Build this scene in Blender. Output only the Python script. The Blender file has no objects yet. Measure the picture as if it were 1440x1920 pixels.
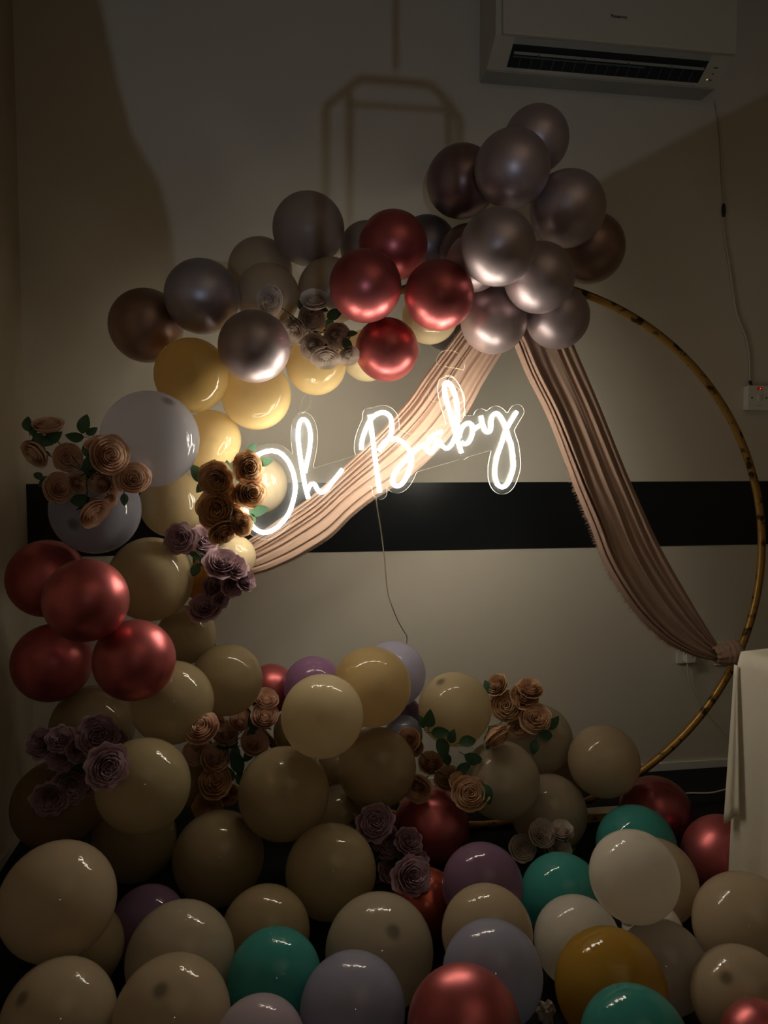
import bpy, bmesh, math, random
from mathutils import Vector, Matrix, geometry
from math import pi, sin, cos, radians as R_

SC = bpy.context.scene
COL = SC.collection
rnd = random.Random(7)

# ------------------------------------------------------------------ camera
FPX = 1445.0
CAM = Vector((0.0, -3.05, 1.33))
YAW, PITCH = R_(9.0), math.atan(90 / 1445.0)
FH = Vector((sin(YAW), cos(YAW), 0)); RT = Vector((cos(YAW), -sin(YAW), 0)); UPW = Vector((0, 0, 1))
FWD = FH * cos(PITCH) - UPW * sin(PITCH)
UPC = FH * sin(PITCH) + UPW * cos(PITCH)
cd = bpy.data.cameras.new('camera'); co = bpy.data.objects.new('camera', cd); COL.objects.link(co)
cd.sensor_fit = 'VERTICAL'; cd.sensor_height = 36.0; cd.lens = FPX / 1920 * 36.0
cd.clip_start = 0.02
mw = Matrix((RT, UPC, -FWD)).transposed().to_4x4(); mw.translation = CAM
co.matrix_world = mw
SC.camera = co

# ------------------------------------------------------------------ world, light, exposure
w = bpy.data.worlds.new('world'); SC.world = w; w.use_nodes = True
w.node_tree.nodes['Background'].inputs[0].default_value = (0.02, 0.018, 0.014, 1)
w.node_tree.nodes['Background'].inputs[1].default_value = 0.1
SC.view_settings.view_transform = 'Standard'; SC.view_settings.look = 'None'
SC.view_settings.gamma = 1.0; SC.view_settings.use_curve_mapping = False
SC.view_settings.exposure = 0.0

NEON_STRENGTH = 33.0
NEON_COLOR = (1.0, 0.94, 0.78)
OUTSIDE = Vector((-0.40, -5.8, 0.70))          # the bluish lamp in the next room
FRONT_Y = -4.1                                 # the wall behind the photographer

def lamp(name, kind, loc, power, color, size, target=None, **kw):
    l = bpy.data.lights.new(name, kind); l.energy = power; l.color = color
    if kind == 'AREA': l.size = size
    else: l.shadow_soft_size = size
    for k, v in kw.items(): setattr(l, k, v)
    o = bpy.data.objects.new(name, l); COL.objects.link(o); o.location = loc
    if target is not None: o.rotation_euler = (Vector(target) - Vector(loc)).to_track_quat('-Z', 'Y').to_euler()
    return o
lamp('next_room_lamp', 'SPOT', OUTSIDE, 52.0, (0.64, 0.79, 1.0), 0.008, (0.2, 0, 2.7), spot_size=R_(50), spot_blend=1.0)
lamp('phone_led', 'POINT', (0.22, -3.30, 1.52), 1.0, (0.70, 0.82, 1.0), 0.045)
lamp('bounce_fill', 'SPOT', (1.3, -3.2, 1.9), 62.0, (1.0, 0.90, 0.74), 0.08, (1.2, -3.4, 3.3), spot_size=R_(110), spot_blend=0.6)  # added fill with no known source, bounced off the ceiling behind the camera

# ------------------------------------------------------------------ helpers
def ray(px, py): return FWD + RT * ((px - 720) / FPX) + UPC * ((960 - py) / FPX)
def at(px, py, Y):
    d = ray(px, py); return CAM + d * ((Y - CAM.y) / d.y)
def atz(px, py, Z):
    d = ray(px, py); return CAM + d * ((Z - CAM.z) / d.z)

def mesh_of(name, verts, faces, smooth=True):
    me = bpy.data.meshes.new(name)
    me.from_pydata([tuple(v) for v in verts], [], faces); me.update()
    if smooth:
        me.polygons.foreach_set('use_smooth', [True] * len(me.polygons))
    return me

def put(name, me, mat=None, parent=None, loc=None):
    o = bpy.data.objects.new(name, me); COL.objects.link(o)
    if mat is not None:
        if len(me.materials) == 0: me.materials.append(None)
        o.material_slots[0].link = 'OBJECT'; o.material_slots[0].material = mat
    if parent is not None: o.parent = parent
    if loc is not None: o.location = loc
    return o

def tag(o, label=None, cat=None, group=None, kind=None):
    if label: o['label'] = label
    if cat: o['category'] = cat
    if group: o['group'] = group
    if kind: o['kind'] = kind
    return o

def thing(name, loc, label, cat, group=None):
    o = bpy.data.objects.new(name, None); COL.objects.link(o); o.location = loc
    o.empty_display_size = 0.05
    return tag(o, label, cat, group)

def box(x0, x1, y0, y1, z0, z1, bevel=0.0, name='mesh'):
    bm = bmesh.new()
    bmesh.ops.create_cube(bm, size=1.0)
    for v in bm.verts:
        v.co = Vector((x0 + (v.co.x + .5) * (x1 - x0), y0 + (v.co.y + .5) * (y1 - y0), z0 + (v.co.z + .5) * (z1 - z0)))
    if bevel > 0:
        bmesh.ops.bevel(bm, geom=bm.edges[:], offset=bevel, segments=2, profile=0.7, affect='EDGES')
    me = bpy.data.meshes.new(name); bm.to_mesh(me); bm.free()
    return me

def catmull(pts, n=6, closed=False):
    P = [Vector(p) for p in pts]; out = []
    m = len(P)
    for i in range(m if closed else m - 1):
        if closed: a, b, c, d = P[(i - 1) % m], P[i], P[(i + 1) % m], P[(i + 2) % m]
        else: a, b, c, d = P[max(i - 1, 0)], P[i], P[i + 1], P[min(i + 2, m - 1)]
        for k in range(n):
            t = k / n
            out.append(0.5 * ((2 * b) + (c - a) * t + (2 * a - 5 * b + 4 * c - d) * t * t + (3 * b - a - 3 * c + d) * t ** 3))
    if not closed: out.append(P[-1])
    return out

def resample(pts, step):
    P = [Vector(p) for p in pts]; L = [0]
    for a, b in zip(P, P[1:]): L.append(L[-1] + (b - a).length)
    n = max(2, int(round(L[-1] / step))); out = []; j = 0
    for k in range(n + 1):
        s = L[-1] * k / n
        while j < len(P) - 2 and L[j + 1] < s: j += 1
        t = (s - L[j]) / max(L[j + 1] - L[j], 1e-9)
        out.append(P[j].lerp(P[j + 1], min(max(t, 0), 1)))
    return out

def tube(pts, r, seg=8, closed=False, cap=True, rf=None):
    P = [Vector(p) for p in pts]; n = len(P); V = []; Fc = []
    T = []
    for i in range(n):
        a = P[(i - 1) % n] if (closed or i > 0) else P[i]
        b = P[(i + 1) % n] if (closed or i < n - 1) else P[i]
        T.append((b - a).normalized())
    N = T[0].orthogonal().normalized()
    for i in range(n):
        N = (N - T[i] * N.dot(T[i]))
        N = N.normalized() if N.length > 1e-6 else T[i].orthogonal().normalized()
        Bn = T[i].cross(N); rr = r * (rf(i / (n - 1)) if rf else 1)
        for k in range(seg):
            a = 2 * pi * k / seg
            V.append(P[i] + (N * cos(a) + Bn * sin(a)) * rr)
    for i in range(n if closed else n - 1):
        j = (i + 1) % n
        for k in range(seg):
            k2 = (k + 1) % seg
            Fc.append((i * seg + k, i * seg + k2, j * seg + k2, j * seg + k))
    if cap and not closed:
        Fc.append(tuple(reversed(range(seg)))); Fc.append(tuple(range((n - 1) * seg, n * seg)))
    return V, Fc

def tube_mesh(pts, r, seg=8, closed=False, rf=None):
    V, Fc = tube(pts, r, seg, closed, rf=rf)
    return mesh_of('tube', V, Fc)

def merge(parts):
    V, Fc = [], []
    for v, f in parts:
        o = len(V); V += list(v); Fc += [tuple(i + o for i in q) for q in f]
    return V, Fc

# ------------------------------------------------------------------ materials
def mat(name):
    m = bpy.data.materials.new(name); m.use_nodes = True
    nt = m.node_tree; b = nt.nodes['Principled BSDF']
    return m, nt, b

def simple(name, col, rough=0.5, metal=0.0, spec=0.5, noise=0.0, scale=30.0, bump=0.0):
    m, nt, b = mat(name)
    b.inputs['Base Color'].default_value = (*col, 1); b.inputs['Roughness'].default_value = rough
    b.inputs['Metallic'].default_value = metal; b.inputs['Specular IOR Level'].default_value = spec
    if noise or bump:
        tc = nt.nodes.new('ShaderNodeTexCoord'); tx = nt.nodes.new('ShaderNodeTexNoise')
        tx.inputs['Scale'].default_value = scale; tx.inputs['Detail'].default_value = 4
        nt.links.new(tc.outputs['Object'], tx.inputs['Vector'])
        if noise:
            mx = nt.nodes.new('ShaderNodeMix'); mx.data_type = 'RGBA'
            mx.inputs[6].default_value = (*[c * (1 - noise) for c in col], 1)
            mx.inputs[7].default_value = (*[min(1, c * (1 + noise)) for c in col], 1)
            nt.links.new(tx.outputs['Fac'], mx.inputs[0]); nt.links.new(mx.outputs[2], b.inputs['Base Color'])
        if bump:
            bp = nt.nodes.new('ShaderNodeBump'); bp.inputs['Strength'].default_value = bump; bp.inputs['Distance'].default_value = 0.003
            nt.links.new(tx.outputs['Fac'], bp.inputs['Height']); nt.links.new(bp.outputs[0], b.inputs['Normal'])
    return m

def emit(name, col, strength):
    m, nt, b = mat(name)
    b.inputs['Base Color'].default_value = (*col, 1)
    b.inputs['Emission Color'].default_value = (*col, 1); b.inputs['Emission Strength'].default_value = strength
    return m

def thin(name, col, rough=0.7, trans=0.3, noise=0.12, scale=25.0, spec=0.3, bump=0.0):
    """cloth, petals, leaves: a sheet that lets some light through"""
    m = simple(name, col, rough, 0, spec, noise, scale, bump)
    nt = m.node_tree; b = nt.nodes['Principled BSDF']; out = nt.nodes['Material Output']
    tr = nt.nodes.new('ShaderNodeBsdfTranslucent'); tr.inputs[0].default_value = (*[c ** .6 for c in col], 1)
    mx = nt.nodes.new('ShaderNodeMixShader'); mx.inputs[0].default_value = trans
    nt.links.new(b.outputs[0], mx.inputs[1]); nt.links.new(tr.outputs[0], mx.inputs[2]); nt.links.new(mx.outputs[0], out.inputs[0])
    return m

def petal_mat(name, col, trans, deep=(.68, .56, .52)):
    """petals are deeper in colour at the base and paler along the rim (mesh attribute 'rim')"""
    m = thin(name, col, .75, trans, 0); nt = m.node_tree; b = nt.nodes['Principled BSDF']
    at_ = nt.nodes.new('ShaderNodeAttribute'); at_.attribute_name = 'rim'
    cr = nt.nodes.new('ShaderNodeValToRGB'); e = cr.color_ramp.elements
    e[0].position = .25; e[0].color = (*[c * k for c, k in zip(col, deep)], 1)  # darkened base: shade between petals painted into the colour
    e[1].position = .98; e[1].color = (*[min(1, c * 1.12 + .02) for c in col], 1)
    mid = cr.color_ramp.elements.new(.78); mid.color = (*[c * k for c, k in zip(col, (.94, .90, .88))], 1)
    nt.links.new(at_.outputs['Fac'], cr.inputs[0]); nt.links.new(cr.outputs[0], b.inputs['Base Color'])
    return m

def latex(name, col, trans=0.45, rough=0.035):
    """glossy latex; the thick nipple at the crown (local +Z) is darker where the object alpha asks for it"""
    m, nt, b = mat(name); out = nt.nodes['Material Output']
    tc = nt.nodes.new('ShaderNodeTexCoord')
    dist = nt.nodes.new('ShaderNodeVectorMath'); dist.operation = 'DISTANCE'; dist.inputs[1].default_value = (0, 0, 1)
    nt.links.new(tc.outputs['Object'], dist.inputs[0])
    mr = nt.nodes.new('ShaderNodeMapRange'); mr.interpolation_type = 'SMOOTHSTEP'
    mr.inputs['From Min'].default_value = 0.05; mr.inputs['From Max'].default_value = 0.20
    mr.inputs['To Min'].default_value = 0.75; mr.inputs['To Max'].default_value = 0.0
    nt.links.new(dist.outputs['Value'], mr.inputs['Value'])
    oi = nt.nodes.new('ShaderNodeObjectInfo')
    mu = nt.nodes.new('ShaderNodeMath'); mu.operation = 'MULTIPLY'
    nt.links.new(mr.outputs[0], mu.inputs[0]); nt.links.new(oi.outputs['Alpha'], mu.inputs[1])
    mx = nt.nodes.new('ShaderNodeMix'); mx.data_type = 'RGBA'
    mx.inputs[6].default_value = (*col, 1); mx.inputs[7].default_value = (*[c * 0.18 for c in col], 1)
    nt.links.new(mu.outputs[0], mx.inputs[0])
    nt.links.new(mx.outputs[2], b.inputs['Base Color'])
    b.inputs['Roughness'].default_value = rough; b.inputs['Specular IOR Level'].default_value = 0.5
    tr = nt.nodes.new('ShaderNodeBsdfTranslucent')
    gm = nt.nodes.new('ShaderNodeGamma'); gm.inputs[1].default_value = 0.55     # thin skin: light passing through keeps more of its strength
    nt.links.new(mx.outputs[2], gm.inputs[0]); nt.links.new(gm.outputs[0], tr.inputs[0])
    ms = nt.nodes.new('ShaderNodeMixShader'); ms.inputs[0].default_value = trans
    nt.links.new(b.outputs[0], ms.inputs[1]); nt.links.new(tr.outputs[0], ms.inputs[2]); nt.links.new(ms.outputs[0], out.inputs[0])
    return m

def chrome(name, col, rough=0.30):
    m, nt, b = mat(name)
    tc = nt.nodes.new('ShaderNodeTexCoord'); tx = nt.nodes.new('ShaderNodeTexNoise'); tx.inputs['Scale'].default_value = 1.6
    nt.links.new(tc.outputs['Object'], tx.inputs['Vector'])
    mx = nt.nodes.new('ShaderNodeMix'); mx.data_type = 'RGBA'
    mx.inputs[6].default_value = (*[c * .9 for c in col], 1); mx.inputs[7].default_value = (*[min(1, c * 1.1) for c in col], 1)
    nt.links.new(tx.outputs['Fac'], mx.inputs[0]); nt.links.new(mx.outputs[2], b.inputs['Base Color'])
    b.inputs['Metallic'].default_value = 0.72; b.inputs['Roughness'].default_value = rough
    b.inputs['Specular IOR Level'].default_value = 0.5
    return m

BM = {
 'mauve': chrome('mauve_chrome', (.52, .43, .46), 0.43), 'mauvepale': chrome('pale_mauve_chrome', (.62, .50, .52), 0.41),
 'plumdark': chrome('plum_chrome', (.33, .23, .24), 0.37), 'greydark': chrome('dark_grey_chrome', (.22, .19, .20), 0.41),
 'bronze': chrome('bronze_chrome', (.37, .24, .205), 0.41), 'graphite': chrome('graphite_chrome', (.42, .38, .43), 0.43),
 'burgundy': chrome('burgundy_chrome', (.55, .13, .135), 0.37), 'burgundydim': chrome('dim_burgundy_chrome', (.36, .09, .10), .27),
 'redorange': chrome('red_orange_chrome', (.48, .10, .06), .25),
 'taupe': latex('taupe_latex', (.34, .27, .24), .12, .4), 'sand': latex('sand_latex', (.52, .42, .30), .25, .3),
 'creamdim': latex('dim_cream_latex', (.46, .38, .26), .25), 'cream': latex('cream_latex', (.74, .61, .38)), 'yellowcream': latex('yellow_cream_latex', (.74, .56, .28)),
 'peach': latex('peach_latex', (.84, .64, .32), .5), 'mustardpale': latex('golden_latex', (.62, .42, .15)),
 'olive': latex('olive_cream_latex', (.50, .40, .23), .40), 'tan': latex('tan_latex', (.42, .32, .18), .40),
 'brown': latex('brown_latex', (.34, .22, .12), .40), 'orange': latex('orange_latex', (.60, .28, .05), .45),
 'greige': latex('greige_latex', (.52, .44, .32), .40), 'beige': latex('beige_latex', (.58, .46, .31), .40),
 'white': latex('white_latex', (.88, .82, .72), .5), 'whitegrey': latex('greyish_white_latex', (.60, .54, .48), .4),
 'greyblue': latex('grey_blue_latex', (.62, .60, .66), .5), 'slate': latex('slate_latex', (.35, .36, .44), .40),
 'periwinkle': latex('periwinkle_latex', (.42, .42, .55), .40), 'lavender': latex('lavender_latex', (.55, .52, .68), .40),
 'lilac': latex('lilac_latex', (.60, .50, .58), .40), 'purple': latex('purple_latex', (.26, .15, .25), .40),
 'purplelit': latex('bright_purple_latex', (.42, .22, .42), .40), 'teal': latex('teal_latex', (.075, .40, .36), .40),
 'mustard': latex('mustard_latex', (.52, .30, .045), .40),
}
M_knot = simple('knot_latex', (.5, .42, .3), .4)
M_gold = None

# ---- data: balloons (key, kind, centre, radius, label) and rose bunches
BALLOONS = [
 ('a1','mauve',0.907,-0.542,2.401,0.107,(-0.27,-0.87,-0.41),'topmost mauve chrome balloon at the garland peak, behind another'),
 ('a2','mauve',0.783,-0.67,2.253,0.118,(-0.23,-0.93,-0.29),'mauve chrome balloon in front of the topmost one'),
 ('a3','plumdark',0.677,-0.454,2.283,0.120,(-0.2,-0.9,-0.38),"dark mauve chrome balloon at the peak's left with bright lower highlight"),
 ('a4','mauve',0.999,-0.592,2.165,0.123,(-0.35,-0.87,-0.34),'mauve chrome balloon with small bright glint at its lower left'),
 ('a5','bronze',1.157,-0.409,2.095,0.124,(-0.35,-0.91,-0.24),'bronze-brown chrome balloon rightmost in the garland'),
 ('a6','mauve',0.676,-0.871,1.952,0.109,(-0.46,-0.83,-0.31),'large grey-mauve chrome balloon at the middle of the peak cluster'),
 ('a7','mauve',0.849,-0.744,1.902,0.108,(-0.32,-0.92,-0.23),'mauve chrome balloon with pink lit lower left side'),
 ('a8','mauvepale',0.758,-0.57,1.801,0.109,(-0.3,-0.94,-0.16),'shiny pale mauve chrome balloon hanging lowest above the two drapes'),
 ('a9','mauve',0.979,-0.567,1.819,0.106,(-0.36,-0.92,-0.16),'mauve chrome balloon where the gold hoop leaves the garland'),
 ('a10','mauvepale',0.664,-0.668,1.959,0.089,(-0.64,-0.76,-0.05),'small pale mauve balloon peeking below the middle peak balloon'),
 ('a11','greydark',0.582,-0.336,2.098,0.105,(-0.21,-0.95,-0.24),'dark grey balloon behind the burgundy cluster on the arch top'),
 ('a12','plumdark',0.689,-0.498,2.034,0.096,(-0.27,-0.93,-0.26),'dark plum balloon squeezed beside the burgundy cluster'),
 ('b1','burgundy',0.421,-0.578,2.026,0.110,(-0.22,-0.87,-0.45),'burgundy chrome balloon highest in the top burgundy cluster'),
 ('b2','burgundy',0.311,-0.73,1.861,0.108,(-0.21,-0.95,-0.22),'burgundy chrome balloon leftmost in the top burgundy cluster'),
 ('b3','burgundy',0.532,-0.749,1.837,0.105,(-0.23,-0.92,-0.32),'burgundy chrome balloon rightmost in the top burgundy cluster'),
 ('b4','burgundy',0.393,-0.624,1.69,0.100,(-0.42,-0.88,-0.21),'burgundy chrome balloon lowest in the top cluster, lit pink below'),
 ('b5','greydark',0.679,-0.261,1.844,0.099,(-0.24,-0.96,-0.13),'dark mauve balloon half hidden at the top of the left drape'),
 ('b6','cream',0.553,-0.527,1.818,0.093,(-0.22,-0.96,-0.18),'cream balloon edge below the right burgundy balloon of the arch'),
 ('b7','cream',0.356,-0.436,1.697,0.088,(-0.1,-0.98,-0.18),'cream balloon behind the lowest burgundy balloon of the arch'),
 ('c1','taupe',0.158,-0.477,2.095,0.117,(-0.11,-0.95,-0.3),"large matt taupe balloon on top of the arch's left shoulder"),
 ('c2','sand',0.001,-0.346,1.99,0.109,(0.04,-0.98,-0.2),'sand coloured balloon low behind the matt taupe one'),
 ('c3','sand',0.024,-0.576,1.856,0.099,(0.04,-0.97,-0.23),'beige balloon behind the single pale rose'),
 ('c4','sand',0.225,-0.532,1.886,0.106,(-0.12,-0.98,-0.15),'pale peach balloon beside the leftmost burgundy arch balloon'),
 ('c5','taupe',0.359,-0.39,2.067,0.089,(-0.11,-0.94,-0.33),'small taupe balloon peeking out behind the burgundy cluster'),
 ('c6','graphite',-0.171,-0.656,1.829,0.111,(0.02,-0.98,-0.19),'graphite grey chrome balloon on the upper left of the arch'),
 ('c7','bronze',-0.351,-0.533,1.76,0.114,(0.07,-0.99,-0.14),'dark bronze chrome balloon farthest left on the upper arch'),
 ('c8','mauve',-0.018,-0.759,1.67,0.104,(0.75,-0.57,-0.33),'grey-mauve chrome balloon lit pale along its lower right rim'),
 ('c9','mustardpale',-0.203,-0.673,1.594,0.110,(0.07,-0.99,-0.14),'golden mustard balloon below the graphite chrome one'),
 ('c10','peach',-0.015,-0.56,1.548,0.110,(-0.29,-0.96,-0.06),'peach-yellow balloon above the h of the neon sign'),
 ('c11','peach',0.176,-0.535,1.649,0.097,(-0.05,-0.99,-0.11),'peach balloon under the pale rose bunch'),
 ('c12','greyblue',-0.31,-0.788,1.4,0.136,(0.43,-0.49,0.76),'large pale blue-grey balloon right of the peach rose bunch'),
 ('c13','peach',-0.16,-0.511,1.407,0.096,(0.13,-0.99,-0.03),'peach balloon between the pale blue-grey one and the neon sign'),
 ('c14','tan',-0.28,-0.509,1.202,0.107,(0.09,-0.99,0.1),'dim tan balloon left of the brown rose bunch'),
 ('c15','slate',-0.496,-0.621,1.193,0.133,(-0.28,-0.92,-0.26),'slate blue balloon under the peach rose bunch'),
 ('c16','creamdim',-0.015,-0.433,1.262,0.101,(-0,-1,-0),'cream balloon seen through the O of the neon sign'),
 ('d1','burgundy',-0.655,-0.565,0.979,0.119,(0.27,-0.95,0.15),'burgundy chrome balloon at the upper back of the left burgundy cluster'),
 ('d2','burgundy',-0.446,-1.005,0.983,0.106,(0.19,-0.96,0.19),'frontmost burgundy chrome balloon of the left burgundy cluster'),
 ('d3','burgundy',-0.622,-0.662,0.74,0.115,(0.21,-0.95,0.23),'burgundy chrome balloon at the lower left of the left cluster'),
 ('d4','burgundy',-0.342,-0.934,0.806,0.108,(0.18,-0.97,0.19),'burgundy chrome balloon at the lower right of the left cluster'),
 ('d5','olive',-0.34,-0.612,0.977,0.129,(0.17,-0.98,0.14),'olive-cream balloon right of the left burgundy cluster'),
 ('d6','cream',-0.089,-0.536,1.033,0.068,(0.03,-1,0.1),'small cream balloon where the left drape ends'),
 ('d7','orange',-0.186,-0.484,0.947,0.070,(-0.15,-0.95,0.26),'small orange balloon glowing behind the dusky mauve roses'),
 ('d8','olive',-0.246,-0.502,0.776,0.095,(0.11,-0.95,0.29),'olive-cream balloon below the dusky mauve roses'),
 ('d9','olive',-0.115,-0.61,0.652,0.112,(0.08,-0.96,0.26),'olive-cream balloon left of the small burgundy one at the hoop base'),
 ('d10','olive',-0.262,-0.793,0.643,0.119,(0.13,-0.94,0.31),'olive-cream balloon below the right burgundy balloon of the left cluster'),
 ('d11','tan',-0.521,-0.617,0.523,0.126,(0.23,-0.94,0.24),'dark tan balloon behind the dark mauve roses at lower left'),
 ('d12','olive',-0.321,-0.961,0.472,0.124,(0.1,-0.9,0.43),'large olive-cream balloon right of the dark mauve roses'),
 ('d13','brown',-0.633,-0.608,0.284,0.134,(0.21,-0.92,0.34),'dark brown balloon under the dark mauve roses by the left wall'),
 ('d14','tan',-0.415,-0.558,0.132,0.132,(0.1,-0.89,0.45),'dark tan balloon below the large olive-cream one'),
 ('d15','tan',-0.141,-0.728,0.137,0.137,(0.02,-0.9,0.43),'tan balloon below the peach and brown rose bunch'),
 ('d16','olive',0.057,-0.747,0.332,0.138,(-0.04,-0.93,0.38),'large olive balloon with a faint bluish streak, centre left'),
 ('d17','cream',0.169,-0.827,0.592,0.121,(-0.08,-0.96,0.26),'warm cream balloon in front of the yellow-cream one'),
 ('d18','yellowcream',0.34,-0.643,0.618,0.127,(0.09,-0.91,0.39),"yellow-cream balloon topmost at the hoop's lower middle"),
 ('d19','purplelit',0.163,-0.498,0.586,0.099,(-0.06,-0.97,0.24),'bright purple balloon behind the warm cream one'),
 ('d20','burgundy',0.025,-0.377,0.549,0.085,(-0.03,-0.96,0.28),'small burgundy balloon behind the peach roses and the purple balloon'),
 ('d21','lavender',0.447,-0.419,0.592,0.117,(-0.21,-0.95,0.21),"pale lavender balloon where the sign's cord ends"),
 ('d22','purple',0.5,-0.351,0.427,0.062,(-0.14,-0.95,0.29),'small purple balloon below the pale lavender one'),
 ('d23','slate',0.477,-0.475,0.395,0.066,(-0.13,-0.88,0.46),'small slate blue balloon above the tan rose sprays'),
 ('d24','olive',0.36,-0.625,0.345,0.128,(-0.07,-0.93,0.35),'olive balloon below the yellow-cream one'),
 ('d25','tan',0.117,-0.438,0.412,0.087,(-0.05,-0.94,0.33),'tan balloon behind the peach roses and the warm cream balloon'),
 ('d26','tan',0.255,-0.327,0.231,0.069,(-0.08,-0.92,0.38),'small tan balloon in the gap left of the olive one'),
 ('d27','cream',0.638,-0.555,0.502,0.124,(-0.46,-0.26,0.85),'cream balloon with a long curved glint left of the tan roses'),
 ('d28','greige',0.771,-0.654,0.289,0.127,(-0.31,-0.88,0.37),'greige balloon with a tan rose lying on its top'),
 ('d29','greige',0.984,-0.43,0.334,0.122,(-0.26,-0.92,0.28),'greige balloon behind the tan rose bunch leaves'),
 ('d30','beige',1.15,-0.612,0.312,0.121,(-0.46,-0.84,0.3),'beige balloon touching the gold hoop at its lower right'),
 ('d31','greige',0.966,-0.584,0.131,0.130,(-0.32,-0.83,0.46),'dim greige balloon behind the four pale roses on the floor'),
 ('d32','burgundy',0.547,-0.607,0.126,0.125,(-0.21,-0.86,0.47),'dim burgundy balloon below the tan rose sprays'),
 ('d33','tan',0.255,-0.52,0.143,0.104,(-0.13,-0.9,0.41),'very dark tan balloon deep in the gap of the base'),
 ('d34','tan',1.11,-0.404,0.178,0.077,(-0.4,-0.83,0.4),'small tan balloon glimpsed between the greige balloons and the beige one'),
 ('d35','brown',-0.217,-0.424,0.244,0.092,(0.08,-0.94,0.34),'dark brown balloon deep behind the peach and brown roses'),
 ('e1','purple',0.57,-1.127,0.209,0.108,(-0.3,-0.84,0.46),'dark purple balloon on the floor below the burgundy one'),
 ('e2','redorange',0.44,-1.006,0.098,0.098,(-0.13,-0.87,0.47),'red-orange balloon right of the dark mauve floor roses'),
 ('e3','teal',1.158,-0.837,0.124,0.124,(-0.46,-0.77,0.45),'teal balloon behind the upright white one'),
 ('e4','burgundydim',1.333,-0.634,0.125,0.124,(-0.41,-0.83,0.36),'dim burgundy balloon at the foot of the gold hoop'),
 ('e5','burgundy',1.403,-0.921,0.113,0.124,(-0.52,-0.74,0.44),'burgundy chrome balloon beside the white tablecloth'),
 ('e6','beige',1.094,-1.074,0.144,0.118,(-0.43,-0.67,0.61),'beige balloon half hidden behind the upright white one'),
 ('e7','white',0.873,-1.374,0.343,0.105,(0.05,-0.14,0.98),'upright white balloon with its knot down on the pile'),
 ('e8','teal',0.824,-1.054,0.115,0.115,(-0.34,-0.82,0.46),'teal balloon left of the upright white one'),
 ('e9','white',0.775,-1.275,0.127,0.108,(-0.31,-0.73,0.61),'white balloon behind the mustard one'),
 ('e10','white',0.997,-1.243,0.108,0.078,(-0.39,-0.7,0.59),'white balloon glimpsed under the upright white one'),
 ('e11','whitegrey',0.925,-1.425,0.145,0.102,(-0.47,-0.63,0.61),'greyish white balloon right of the mustard one'),
 ('e12','mustard',0.738,-1.539,0.195,0.119,(-0.4,-0.72,0.56),'large mustard yellow balloon at the front right'),
 ('e13','beige',1.211,-1.316,0.15,0.129,(-0.43,-0.7,0.57),'beige balloon in front of the tablecloth hem'),
 ('e14','beige',0.999,-1.613,0.194,0.102,(-0.59,-0.34,0.74),'beige balloon at the front right edge with dark nipple spot'),
 ('e15','teal',0.685,-1.753,0.236,0.102,(-0.29,-0.59,0.75),'teal balloon at the bottom edge below the mustard one'),
 ('e16','burgundy',0.931,-1.777,0.227,0.075,(-0.52,-0.48,0.7),'red chrome balloon in the bottom right corner'),
 ('e17','burgundy',0.359,-1.728,0.291,0.105,(-0.19,-0.72,0.67),'large red chrome balloon at the bottom edge, centre'),
 ('e18','periwinkle',0.469,-1.547,0.259,0.105,(-0.41,-0.59,0.69),'periwinkle blue balloon behind the bottom red chrome one'),
 ('e19','beige',0.519,-1.341,0.216,0.108,(-0.25,-0.74,0.63),'beige balloon behind the right periwinkle one'),
 ('e20','greige',0.274,-1.246,0.134,0.133,(0.15,-0.64,0.76),'large greige balloon with dark nipple spot at the front centre'),
 ('e21','periwinkle',0.181,-1.477,0.163,0.113,(-0.01,-0.72,0.7),'periwinkle blue balloon at the bottom, right of a teal one'),
 ('e23','lilac',-0.015,-1.607,0.206,0.089,(0.02,-0.75,0.66),'pale lilac balloon at the bottom edge below the teal one'),
 ('e24','teal',0.018,-1.319,0.142,0.108,(-0.19,-0.73,0.66),'teal balloon at the front left of the large greige one'),
 ('e25','beige',-0.192,-1.493,0.2,0.118,(-0.12,-0.49,0.86),'beige balloon with dark nipple spot at the bottom left'),
 ('e26','beige',-0.423,-1.448,0.191,0.114,(-0.48,-0.44,0.76),'beige balloon in the bottom left corner'),
 ('e27','beige',-0.468,-1.257,0.338,0.128,(0.28,-0.88,0.39),'biggest beige balloon, at the left edge of the frame'),
 ('e28','greige',-0.203,-1.229,0.155,0.127,(0.09,-0.81,0.58),'greige balloon behind the bottom left beige ones'),
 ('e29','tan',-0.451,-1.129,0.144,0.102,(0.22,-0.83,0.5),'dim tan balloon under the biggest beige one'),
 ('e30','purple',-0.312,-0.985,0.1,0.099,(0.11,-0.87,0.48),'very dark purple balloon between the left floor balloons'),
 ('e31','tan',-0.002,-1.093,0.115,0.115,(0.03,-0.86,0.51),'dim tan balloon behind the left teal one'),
 ('e32','olive',0.183,-0.928,0.174,0.129,(-0.06,-0.88,0.47),'olive balloon left of the dark mauve floor roses'),
]
STEM_HUB = {
 'A': (-0.488,-0.771,1.307),
 'B': (0.165,-0.633,1.74),
 'C': (-0.082,-0.711,1.214),
 'D': (-0.136,-0.599,0.986),
 'E': (-0.535,-0.761,0.474),
 'F': (-0.118,-0.521,0.405),
 'G': (0.87,-0.508,0.48),
 'H': (0.557,-0.612,0.321),
 'I': (0.407,-0.753,0.107),
 'J': (0.91,-0.712,0.101),
}
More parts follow.
